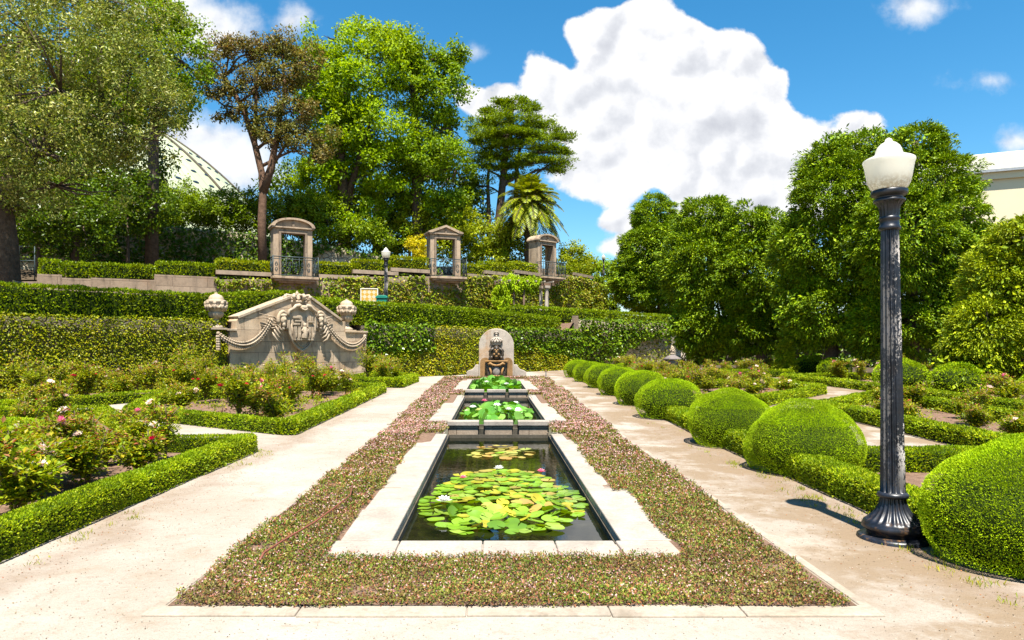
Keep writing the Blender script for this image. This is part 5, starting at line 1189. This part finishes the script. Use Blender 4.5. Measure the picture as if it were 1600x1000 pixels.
vm, q = crown_mesh(bl, .16, .10, 40, g, 1.3); vm.obj('foliage', M['topiary'], root); MB().tube([(-1.5, .1, 0), (-1.45, .1, .6), (-1.55, 0, 1.4)], [.06, .05, .03], 6).obj('stem', M['bark'], root)

# ------------------------------------------------------------------ tall ivy wall with parapet, stepped hedges, aedicules
tw = np.array(TW)
wallbox('terrace_wall', 'tall curving wall carpeted in variegated ivy below the stone frames', [t[:2] for t in TW], 2.0, [t[2] - .12 for t in TW], .6, M['parapet'])
def k_t(p, g):
    x = p[:, 0]; bare = (vnoise(p, .45, 30) + .35 * vnoise(p, 1.7, 31) > .62); left = (x < -14.2 + .8 * vnoise(p, .9, 5)) & (p[:, 2] > 3.2)
    gone = left | (bare & (g.random(len(p)) < .6)); gone |= ((np.abs(x + 10.1) < 1.25) & (p[:, 2] > 4.55 - .3 * g.random(len(p))) & (g.random(len(p)) < .7)) | ((np.abs(x + 2.9) < 1.1) & (p[:, 2] > 4.95) & (g.random(len(p)) < .75)) | ((np.abs(x - 3.6) < 1.1) & (p[:, 2] > 5.8) & (g.random(len(p)) < .6))
    return ~gone
wall_cover('ivy', 'pale variegated ivy spread over the tall terrace wall', 'ivy', [tuple(t[:2]) for t in TW], [2.0] * len(TW), [t[2] - .08 for t in TW], M['ivy_mixed'], .15, .14, 1.7, .8, keep=k_t, wob=.10, thick=.10, seed=9)
def on_wall(px, off=0.):
    """point of the tall wall seen at photo column px, its tangent and its top"""
    k = (px - 770) / F
    for i in range(len(tw) - 1):
        a, b = tw[i], tw[i + 1]; fa, fb = a[0] - k * a[1], b[0] - k * b[1]
        if fa <= 0 <= fb or (fa >= 0 >= fb): s = fa / (fa - fb); t = unit(b[:2] - a[:2]); n = np.array((-t[1], t[0])); q = a + (b - a) * s; return q[:2] + n * off, t, q[2]
    a, b = (tw[0], tw[1]) if k < -.8 else (tw[-2], tw[-1]); t = unit(b[:2] - a[:2]); return (a if k < -.8 else b)[:2], t, a[2]
def zat(py, c): return CH + (540 - py) * c[1] / F
# (px0, px1, py_top0, py_bottom0)  stepped hedge blocks with the coping course under each
SEG = [(60, 95, 406, 430, 'left'), (96, 143, 411, 436, 'l'), (144, 242, 413, 437, 'l'), (243, 337, 411, 432, 'l'), (339, 422, 407, 425, ''), (499, 564, 411, 431, ''), (553, 620, 407, 424, ''), (612, 671, 402, 421, ''), (732, 770, 414, 430, ''), (759, 808, 411, 426, ''), (806, 842, 411, 425, ''), (881, 902, 417, 431, ''), (898, 924, 414, 429, '')]
for i, (a, b, pt, pb, s) in enumerate(SEG):
    qa, t, _ = on_wall(a, .45); qb, _, _ = on_wall(b, .45); qm = (qa + qb) / 2; z1 = zat(pt, qm); z0 = zat(pb, qm)
    hedge('stepped_hedge', f'{ORD[i]} clipped hedge block from the left along the tall ivy wall', 'hedge', [tuple(qa), tuple(qb)], .8, z1 - z0, M['hedge_up' if a > 300 else 'hedge'], zb=z0, size=.12, group='stepped hedge blocks on the tall wall', wob=.04, seed=i)
    pa, _, _ = on_wall(a - 2, -.06); pb_, _, _ = on_wall(b + 2, -.06)
    low = z0 - (1.0 if a < 330 else .22)
    wallbox('parapet', f'{ORD[i]} stone parapet step from the left, under its hedge block', [tuple(pa), tuple(pb_)], low, z0 - .005, .75, M['parapet'], 'stepped parapets of the tall wall')

def aedicule(px, px_w, py_base, py_top, label, seg, rz_add=0., depth=.95):
    c, t, _ = on_wall(px, .15); Y = c[1]; zb_ = zat(py_base, c); H = zat(py_top, c) - zb_
    a = atan2(t[1], t[0]) + rz_add; root = empty('window_frame', (c[0], c[1], zb_), label, 'stone frame', 'freestanding window frames on the tall wall', a)
    w = px_w / 2; ow = w * .61; oh = H * .74; eh = H * .82
    m = MB()
    for s in (-1, 1):
        MB().box(min(s * w, s * (ow + .12)), max(s * w, s * (ow + .12)), 0, depth, 0, eh).obj('pier', M['aedicule'], root, bevel=.015)
        MB().box(min(s * ow, s * (ow + .117)), max(s * ow, s * (ow + .117)), -.05, depth * .5, 0, oh + .003).obj('jamb', M['parapet'], root, bevel=.01)
    MB().box(-ow - .117, ow + .117, -.05, depth * .5, oh + .006, oh + .14).obj('lintel', M['parapet'], root, bevel=.01)
    MB().box(-ow - .117, ow + .117, -.003, depth, oh + .143, eh).obj('frieze', M['aedicule'], root)
    MB().box(-w - .08, w + .08, -.12, depth + .08, eh + .003, eh + .08).obj('cornice', M['aedicule'], root, bevel=.012)
    b = eh + .083; hh = H - b
    if seg:
        th = np.linspace(0, pi, 17); A = [((w + .12) * cos(q), b + hh * sin(q)) for q in th][::-1]; Bq = [((w - .06) * cos(q), b + (hh - .10) * sin(q)) for q in th]
        m = MB()
        for k in range(16): m.add([(A[k][0], y, A[k][1]) for y in (-.16, depth + .1)] + [(A[k + 1][0], y, A[k + 1][1]) for y in (-.16, depth + .1)] + [(Bq[16 - k][0], y, max(b, Bq[16 - k][1])) for y in (-.16, depth + .1)] + [(Bq[15 - k][0], y, max(b, Bq[15 - k][1])) for y in (-.16, depth + .1)], [(0, 2, 6, 4), (1, 5, 7, 3), (0, 1, 3, 2), (4, 6, 7, 5)])
        m.obj('pediment_moulding', M['aedicule'], root)
        MB().prism([((w - .06) * cos(q), b + (hh - .105) * sin(q)) for q in th[::-1]], .0, depth).obj('tympanum', M['aedicule'], root)
        MB().box(-.05, .05, -.07, -.003, b + .02, b + hh - .14).obj('keystone', M['parapet'], root)
    else:
        m = MB()
        for s in (-1, 1):
            q = [(s * (w + .14), b), (s * (w + .14), b + .07), (0, b + hh), (0, b + hh - .13), (s * (w - .10), b + .003)]; m.prism(q if s < 0 else q[::-1], -.16, depth + .1)
        m.obj('pediment_moulding', M['aedicule'], root); MB().prism([(-w + .12, b + .003), (0, b + hh - .135), (w - .12, b + .003)], .0, depth).obj('tympanum', M['aedicule'], root)
        MB().box(-.05, .05, -.07, -.003, b + .02, b + hh - .2).obj('keystone', M['parapet'], root)
    # balcony slab and corbel
    bw = w + .17
    MB().box(-bw, bw, -.78, -.055, -.12, 0.).obj('balcony_slab', M['aedicule'], root, bevel=.01)
    m = MB(); m.box(-bw + .12, bw - .12, -.66, -.055, -.24, -.123); m.box(-bw + .35, bw - .35, -.5, -.055, -.32, -.243); m.obj('corbel', M['parapet'], root, bevel=.02)
    # wrought railing
    m = MB(); hR = 1.0; L = [(-bw + .03, -.06), (-bw + .03, -.74), (bw - .03, -.74), (bw - .03, -.06)]
    for (p, q) in zip(L[:-1], L[1:]):
        for z in (.05, hR - .12, hR): m.tube([(*p, z), (*q, z)], .018 if z < hR else .028, 6)
        Ls = math.hypot(q[0] - p[0], q[1] - p[1]); n = max(2, int(Ls / .32))
        for k in range(n):
            f0, f1 = k / n, (k + 1) / n; P0 = np.array((*p, 0)) + (np.array((*q, 0)) - np.array((*p, 0))) * f0; P1 = np.array((*p, 0)) + (np.array((*q, 0)) - np.array((*p, 0))) * f1; dv = P1 - P0; mid = (P0 + P1) / 2
            m.tube([P0 + (0, 0, .05), P0 + (0, 0, hR)], .014, 5)
            for s in (-1, 1):
                tt = np.linspace(0, 2.2 * pi, 12); r = np.linspace(.42, .10, 12)
                for zc, fl in ((.30, 1), (.64, -1)): m.tube([mid + dv * .5 * rr * cos(q_) * s + np.array((0, 0, zc + fl * .17 * rr / .42 * sin(q_))) for q_, rr in zip(tt, r)], .012, 4, cap=False)
    for p in L: m.tube([(*p, 0), (*p, hR + .05)], .028, 6)
    m.obj('railing', M['iron'], root)
    return root
aedicule(459, 2.02, 434, 341, 'curved pediment stone frame with balcony, before the exposed rubble wall', True, .0)
aedicule(698, 1.85, 434, 352, 'triangular pediment stone frame with iron balcony, middle of the three', False, -.2)
aedicule(858, 1.75, 434, 366, 'curved pediment stone frame with balcony, below the palm', True, -.32)
# small things on the upper terrace at the left
c = P(42, 405, 36.5); root = empty('handrail', (c[0], c[1], 4.9), 'thin pale blue metal handrail in the shade beside the old trunk', 'handrail')
m = MB(); zt = zat(385, c) - 4.9
for x in (-.42, .42): m.tube([(x, 0, 0), (x, 0, zt)], .03, 6)
m.obj('post', M['iron'], root)
for z in (zt, zt * .62): MB().tube([(-.42, 0, z), (.42, 0, z)], .025, 6).obj('bar', M['iron'], root)
c = P(6, 440, 22.3); m = MB(); m.prism([(-.9, 0), (-.9, 1.22)] + [(.42 * cos(a) + .0, 1.22 + .14 * sin(a)) for a in np.linspace(pi, 0, 8)] + [(.42, 0)], 0, .4); m.obj('stone_block', M['parapet'], loc=(0, 0, 0), label='rounded pale stone block at the foot of the old trunk', cat='stone').location = (c[0], c[1], 2.42)
wallbox('glass_fence', 'faint greenish mesh fence on the skyline beyond the last hedge block', [P(925, 445, 57)[:2], P(948, 450, 60)[:2]], 6.2, [7.5, 6.9], .05, M['green_plastic'], cat='fence')

# ------------------------------------------------------------------ upper ivy wall behind
UW = [(-44, 31), (-30, 37.5), (-16, 43.5), (-11, 45.5), (-3.5, 47.5)]
UZ = [9.2, 9.2, 8.9, 8.4, 6.9]
wallbox('garden_wall', 'upper rubble wall showing bare stones behind the curved frame', UW, 4.3, [z - .1 for z in UZ], .5, M['rubble_warm'])
def k_u(p, g):
    x, z = p[:, 0], p[:, 2]; n = .35 * vnoise(p, .8, 3)
    hole = (x > -13.2) & (x < -5.2) & (z < np.interp(x, [-13.2, -11, -9, -5.2], [6.2, 8.1, 7.3, 6.0]) + n)
    h2 = (x > -27) & (x < -20.5) & (z < 6.6 + 2 * n) & (vnoise(p, .4, 8) > -.1); return ~(hole | h2)
wall_cover('ivy', 'deep green ivy shrouding the shaded upper wall', 'ivy', UW, [4.3] * 5, UZ, M['ivy_deep'], .20, .2, 1.7, .8, keep=k_u, wob=.15, seed=12)

# ------------------------------------------------------------------ right boundary
BWp = [(13.6, 48), (30, 37), (40, 26), (44, 6)]
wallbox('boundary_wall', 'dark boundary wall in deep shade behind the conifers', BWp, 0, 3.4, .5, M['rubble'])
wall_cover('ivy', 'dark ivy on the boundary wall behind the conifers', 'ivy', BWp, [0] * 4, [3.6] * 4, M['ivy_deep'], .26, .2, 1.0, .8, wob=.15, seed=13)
# cream building
root = empty('cream_building', (30.5, 46.5, 0), 'cream rendered building with a white overhanging roof edge behind the conifers', 'building', rz=-.42)
MB().box(.9, 24, 0, 14, 0, 12.6).obj('wall', M['plaster'], root); m = MB(); m.box(0, 26, -.35, 15, 13.05, 14.3); m.obj('roof', M['fascia'], root, bevel=.03)
MB().box(.6, 25, -.2, 14.5, 12.603, 13.045).obj('soffit', M['plaster'], root); MB().box(-.02, 26, -.41, -.355, 13.05, 13.22).obj('gutter', plain('zinc_gutter', (.42, .44, .46), .5), root)
# domed hall behind the trees
root = empty('domed_hall', (-54.5, 92, 0), 'pale green ribbed dome with rows of small oval windows beyond the trees', 'building')
R = 25; prof = [(26, 8), (26, 16)] + [(25.6 * (1 - s_) ** .55, 16 + 17.5 * s_) for s_ in np.linspace(.01, .998, 18)]
MB().lathe(prof, 96).obj('dome', M['dome'], root)
m = MB()
def dome_pt(az, el, k=1.): s_ = min(.999, el / 1.5708); r_ = 25.6 * (1 - s_) ** .55 * k; return np.array((r_ * cos(az), r_ * sin(az), 16 + 17.5 * s_ * k))
for az in np.arange(0, 2 * pi, pi / 8): m.tube([dome_pt(az + .1, e, 1.005) for e in np.linspace(.05, 1.45, 12)], .17, 6)
m.obj('rib', M['wetstone'], root)
wm = None
for row_, e in enumerate((.32, .48, .64, .80, .96)):
    for k in range(18):
        az = -1.45 + k * .115 + .058 * (row_ % 2)
        if wm is None: o = MB().ball((0, 0, 0), (.46, .26, .12), 14, 6).obj('window', M['pane'], root); wm = o.data
        else: o = bpy.data.objects.new('window', wm); sc.collection.objects.link(o); o.parent = root
        p = dome_pt(az, e); n = Vector(unit(dome_pt(az, e + .01) - dome_pt(az, e - .01))).cross(Vector((-sin(az), cos(az), 0))); n = -n if n.dot(Vector((cos(az), sin(az), .3))) < 0 else n
        o.location = tuple(p); o.rotation_euler = n.to_track_quat('Z', 'Y').to_euler()
# ------------------------------------------------------------------ trees
GB = 'trees on the upper terrace'
tree('plane_tree', 'big olive green tree with a leaning trunk at the left picture edge', [(14, 452), (8, 380), (2, 318), (30, 262), (62, 226), (105, 213), (160, 190)], 22.5,
     [(55, 60, 175, 105, -1), (205, 110, 80, 100, .5), (-90, 170, 150, 150, 0), (60, 235, 130, 85, -1.5), (205, 215, 82, 62, -.5), (150, 10, 140, 60, .5), (95, 140, 150, 115, -2), (255, 170, 42, 55, .5), (90, 290, 110, 32, -1.5), (-40, 20, 150, 90, 0), (-120, 300, 130, 60, 0), (20, 320, 60, 30, 0)],
     'olive', 'bark', .40, .12, 50, .42, 1, dens=1.1, gap=.88, extra=[([(2, 330), (-40, 250), (-90, 180)], .3, .12), ([(62, 228), (95, 150), (120, 80)], .14, .04), ([(30, 262), (10, 170), (30, 70)], .16, .05), ([(40, 250), (75, 235), (100, 250), (150, 258)], .07, .02)], group=GB, zb=2.4, twigs=9, aspect=.42, inner=.35, shell=.35, r1=.022)
tree('broadleaf_tree', 'mid green tree rising behind the olive canopy', [(236, 400), (240, 250), (242, 120)], 38,
     [(245, 45, 60, 55), (285, 95, 30, 55), (215, 10, 60, 40), (250, 150, 60, 60), (200, 120, 60, 80)], 'tree_green2', 'bark', .6, .19, 60, .4, 2, gap=.1, group=GB, zb=4.5, inner=.4)
tree('bronze_tree', 'open bronze leaved tree with a forked reddish trunk', [(411, 420), (409, 345), (411, 300), (409, 270), (398, 225), (380, 170), (350, 120)], 43,
     [(330, 92, 27, 30), (362, 70, 34, 20), (402, 78, 34, 26), (440, 72, 36, 26), (345, 140, 34, 22), (395, 125, 34, 24), (440, 120, 42, 30), (478, 100, 24, 30), (385, 175, 30, 20), (452, 170, 44, 28), (425, 205, 40, 24), (475, 215, 46, 24), (500, 240, 22, 16), (352, 178, 16, 10), (318, 120, 14, 14)],
     'tree_brown', 'bark_red', .42, .16, 42, .30, 3, dens=1.1, gap=.5, extra=[([(411, 300), (424, 262), (432, 215), (446, 140), (440, 80)], .30, .05), ([(424, 262), (450, 220), (490, 205)], .12, .04), ([(398, 225), (400, 150), (404, 90)], .16, .04), ([(380, 170), (350, 165), (330, 150)], .09, .03)], group=GB, zb=5.5, twigs=7, inner=.3, shell=.45, wig=.2)
tree('broadleaf_tree', 'tall bright green tree, the leftmost and highest of the bright pair', [(540, 430), (538, 330), (532, 240), (545, 120)], 48,
     [(524, 62, 34, 34), (515, 110, 44, 44), (575, 70, 38, 34), (560, 130, 62, 52), (495, 165, 36, 42), (600, 90, 40, 40), (520, 215, 62, 44), (585, 200, 60, 50), (505, 275, 52, 36), (570, 275, 60, 42), (620, 75, 30, 30), (545, 320, 60, 30)],
     'tree_green', 'bark', .70, .24, 72, .5, 4, dens=1.2, gap=.55, group=GB, zb=6, inner=.5, extra=[([(538, 330), (560, 250), (590, 150)], .3, .08), ([(538, 300), (515, 220), (505, 150)], .25, .06)])
tree('broadleaf_tree', 'broad bright green tree with an uneven top beside the cedar', [(655, 430), (652, 330), (650, 220), (645, 120)], 50,
     [(640, 85, 34, 34), (668, 105, 34, 34), (702, 92, 26, 16), (722, 82, 14, 10), (690, 140, 34, 34), (640, 160, 50, 46), (700, 200, 34, 46), (655, 240, 60, 50), (712, 265, 24, 44), (630, 300, 48, 40), (690, 310, 44, 36)],
     'tree_green2', 'bark', .70, .24, 72, .5, 5, dens=1.2, gap=.72, group=GB, zb=6, inner=.5)
tree('broadleaf_tree', 'darker leafy tree filling the space between the bright tree and the cedar', [(590, 430), (590, 330), (600, 280)], 56,
     [(600, 330, 75, 50), (690, 340, 60, 50), (600, 260, 80, 50), (470, 310, 55, 40), (735, 325, 40, 50), (700, 280, 50, 50), (560, 370, 90, 36)], 'tree_dark', 'bark', .9, .28, 60, .5, 6, gap=.08, group=GB, zb=7, inner=.5)
tree('cedar_tree', 'flat tiered dark cedar with several bare trunks', [(782, 400), (780, 340), (786, 280), (792, 215), (800, 165)], 55,
     [(798, 160, 34, 9), (770, 176, 26, 8), (830, 170, 22, 8), (800, 190, 56, 9), (752, 198, 22, 8), (845, 196, 32, 8), (795, 212, 62, 9), (868, 216, 30, 8), (755, 222, 28, 8), (820, 232, 64, 9), (880, 240, 18, 8), (760, 246, 32, 8), (845, 254, 48, 9), (780, 262, 34, 8), (872, 268, 20, 7), (742, 262, 16, 7), (748, 290, 20, 8), (800, 278, 22, 6)],
     'cedar', 'bark', .48, .24, 46, .38, 7, dens=1.75, gap=.12, style='needle', flat=.42, extra=[([(790, 400), (806, 330), (808, 250), (826, 180)], .28, .08), ([(764, 400), (764, 340), (762, 280), (772, 200)], .24, .07), ([(806, 300), (840, 270), (876, 245)], .12, .04)], group=GB, zb=6, depth=1.0, twigs=3, inner=.6, aspect=.3)
# palm
def palm():
    c = P(827, 318, 51); g = np.random.default_rng(9); root = empty('palm_tree', (c[0], c[1], 6.2), 'date palm with arching fronds above the stone frames', 'palm')
    h = c[2] - 6.2; m = MB(); m.lathe([(.42, 0), (.38, h * .3), (.36, h * .7), (.5, h * .92), (.42, h)], 16); m.obj('trunk', M['bark'], root)
    m = MB()
    for k in range(125):
        a = g.uniform(0, 2 * pi); el = g.uniform(-.55, 1.35); L = g.uniform(2.5, 3.3); s = np.linspace(0, 1, 14); d = np.array((cos(a), sin(a)))
        r = L * (s * cos(el) * .95); z = h + L * (s * sin(el)) - (.45 + .75 * cos(el)) * s ** 2.4 * L * .48
        spine = np.c_[d[0] * r, d[1] * r, z]; m.tube(spine, np.linspace(.04, .012, 14), 4, 1, cap=False)
        t = unit(np.gradient(spine, axis=0)); side = np.array((-d[1], d[0], 0)); upv = np.cross(t, side)
        for sg in (-1, 1):
            f = np.repeat(np.linspace(.12, 1, 30), 1); i0 = np.minimum((f * 13).astype(int), 12); fr = (f * 13 - i0)[:, None]; base = spine[i0] * (1 - fr) + spine[i0 + 1] * fr
            D = side * sg * .85 + t[i0] * .75 + (0, 0, -.25) + rvec(30, g) * .1; m.leaves(base, D, upv[i0] + rvec(30, g) * .2, .62 * np.sin(np.clip(f * .9 + .1, 0, 1) * pi) ** .6 + .1, .085, .1, 0)
    m.obj('frond', [M['palm'], M['cane']], root)
palm()
GS = 'shrubs along the upper terrace'
def shrub(name, label, Y, blobs, leaf_m, rc, leaf, per, seed, **k):
    b = blobs[0]; zb_ = k.pop('zb', None); bot = max(q[1] + q[3] for q in blobs)
    return tree(name, label, [(b[0], bot), (b[0], b[1] + b[3] * .3)], Y, blobs, leaf_m, 'bark', rc, leaf, per, .12, seed, group=GS, cat='shrub', zb=zb_, twigs=2, **k)
shrub('laurel_shrub', 'pale green laurel mass between the middle and last stone frames', 52, [(745, 375, 38, 36), (790, 370, 34, 34), (715, 345, 30, 22), (825, 385, 22, 28), (760, 405, 50, 18)], 'shrub', .5, .20, 50, 20)
shrub('laurel_shrub', 'pale green laurel mass left of the middle stone frame', 50, [(640, 350, 34, 24), (680, 338, 34, 18), (610, 375, 24, 24), (700, 375, 30, 34)], 'shrub', .5, .20, 50, 21)
shrub('yellow_shrub', 'small yellow bush left of the middle stone frame', 45.5, [(655, 388, 16, 20), (645, 378, 9, 10), (664, 400, 12, 10)], 'yellow_bush', .25, .11, 40, 22)
shrub('camellia_tree', 'glossy camellia above the shaded ivy wall, below the dome', 46, [(262, 312, 40, 30), (300, 335, 40, 28), (345, 325, 42, 28), (240, 345, 40, 24)], 'shrub_mid', .45, .17, 55, 23, zb=6, dens=1.5)
shrub('camellia_tree', 'glossy camellia beneath the bronze tree', 46, [(385, 330, 34, 28), (430, 345, 40, 30), (470, 330, 34, 34)], 'shrub_mid', .45, .17, 55, 24, zb=6, dens=1.5)
shrub('camellia_tree', 'glossy camellia right of the curved stone frame', 47, [(515, 355, 40, 26), (560, 360, 36, 24), (505, 322, 34, 22), (600, 370, 24, 20)], 'shrub_mid', .45, .18, 55, 25, zb=6)
tree('evergreen_tree', 'dark evergreen tree closing the view behind the olive canopy', [(120, 420), (120, 300), (120, 200)], 40, [(60, 240, 90, 80), (160, 220, 80, 80), (110, 120, 100, 80), (-40, 200, 110, 110), (190, 290, 50, 50), (20, 320, 100, 60)], 'tree_dark', 'bark', .8, .22, 70, .4, 35, dens=1.2, group=GB, zb=5)
shrub('evergreen_shrub', 'dark evergreen in deep shade behind the old trunk', 34, [(60, 340, 70, 36), (130, 350, 60, 30), (-20, 350, 60, 40), (120, 310, 70, 26)], 'tree_dark', .5, .17, 55, 26, zb=5)
shrub('evergreen_shrub', 'dark evergreen hanging below the olive canopy', 37, [(200, 330, 54, 36), (170, 300, 50, 24), (230, 300, 26, 24)], 'tree_dark', .5, .18, 55, 27, zb=5)
shrub('slope_shrub', 'light green shrub trailing down behind the last stone frame', 57, [(892, 398, 18, 18), (915, 408, 20, 14), (885, 415, 24, 14)], 'shrub', .4, .18, 45, 28, zb=6)
shrub('slope_shrub', 'light green shrubs on the skyline beside the tiny lamp', 62, [(940, 420, 26, 12), (970, 430, 24, 14), (915, 418, 24, 12), (1000, 440, 26, 20)], 'tree_green', .4, .19, 45, 29, zb=5)
shrub('slope_shrub', 'green shrub spilling over the far end of the tall wall', 57, [(940, 458, 22, 24), (925, 440, 20, 12), (955, 480, 14, 18)], 'shrub_mid', .35, .16, 50, 30, zb=2.5)

GC = 'conifers along the right edge of the garden'
def thuja(label, trunk, Y, blobs, rc, leaf, per, seed, lm='thuja', **k):
    return tree('conifer', label, trunk, Y, blobs, lm, 'bark_grey', rc * .64, leaf * .52, int(per * 1.15), .12 if rc < .3 else .30, seed, style='spray', group=GC, zb=k.pop('zb', .1), aspect=.46, twigs=2, inner=.72, dens=k.pop('dens', 1.25), gap=k.pop('gap', .12), flat=.62, **k)
thuja('rounded conifer rising behind the bare stone wall corner, leftmost of the row', [(1035, 520), (1030, 460), (1025, 350)], 52, [(1022, 345, 36, 36), (1010, 400, 42, 50), (1000, 445, 44, 38), (1045, 400, 50, 60), (1050, 450, 50, 45), (988, 430, 32, 36)], .55, .27, 60, 51, zb=3)
thuja('rounded conifer second from the stone wall corner', [(1110, 584), (1110, 460), (1108, 340)], 38, [(1105, 350, 42, 42), (1095, 420, 56, 66), (1125, 490, 62, 60), (1098, 515, 46, 36)], .55, .26, 60, 52)
thuja('conifer with a pale bare stem, third from the stone wall corner', [(1190, 588), (1190, 470), (1185, 350)], 36, [(1180, 355, 38, 36), (1170, 420, 56, 66), (1205, 440, 44, 80), (1190, 510, 60, 46)], .55, .25, 60, 53)
thuja('large conifer with bronze tips left of the lamp globe', [(1300, 592), (1300, 450), (1310, 250)], 30, [(1305, 255, 44, 40), (1345, 240, 40, 30), (1300, 320, 60, 70), (1280, 390, 60, 70), (1330, 410, 70, 80), (1300, 490, 80, 56), (1255, 450, 30, 60)], .5, .22, 66, 54)
thuja('largest and tallest conifer, behind the lamp globe', [(1425, 600), (1425, 450), (1430, 220)], 27.5, [(1430, 235, 42, 36), (1440, 300, 70, 66), (1480, 345, 50, 52), (1410, 380, 80, 80), (1494, 412, 56, 64), (1450, 470, 90, 66), (1400, 510, 70, 50), (1540, 400, 20, 36)], .5, .21, 66, 55)
thuja('dense conifer half hidden behind the largest one', [(1520, 600), (1520, 480), (1520, 420)], 29, [(1530, 470, 60, 80), (1600, 480, 60, 80), (1560, 400, 30, 26)], .5, .22, 60, 56)
thuja('small pale conifer standing in the shade between the large ones', [(1228, 590), (1228, 570), (1228, 562)], 30, [(1228, 572, 13, 22), (1228, 550, 8, 18)], .2, .12, 44, 57, 'thuja_gold', zb=.2)
thuja('golden conifer sweeping to the ground at the right picture edge', [(1600, 640), (1600, 520), (1600, 380)], 20.5, [(1600, 375, 46, 42), (1570, 440, 56, 60), (1640, 440, 70, 80), (1540, 520, 50, 56), (1590, 560, 80, 60), (1515, 570, 36, 46), (1680, 560, 80, 80)], .4, .17, 66, 58, 'thuja_gold', zb=.2)
print('faces', sum(len(me.polygons) for me in bpy.data.meshes), 'objs', len(bpy.data.objects))
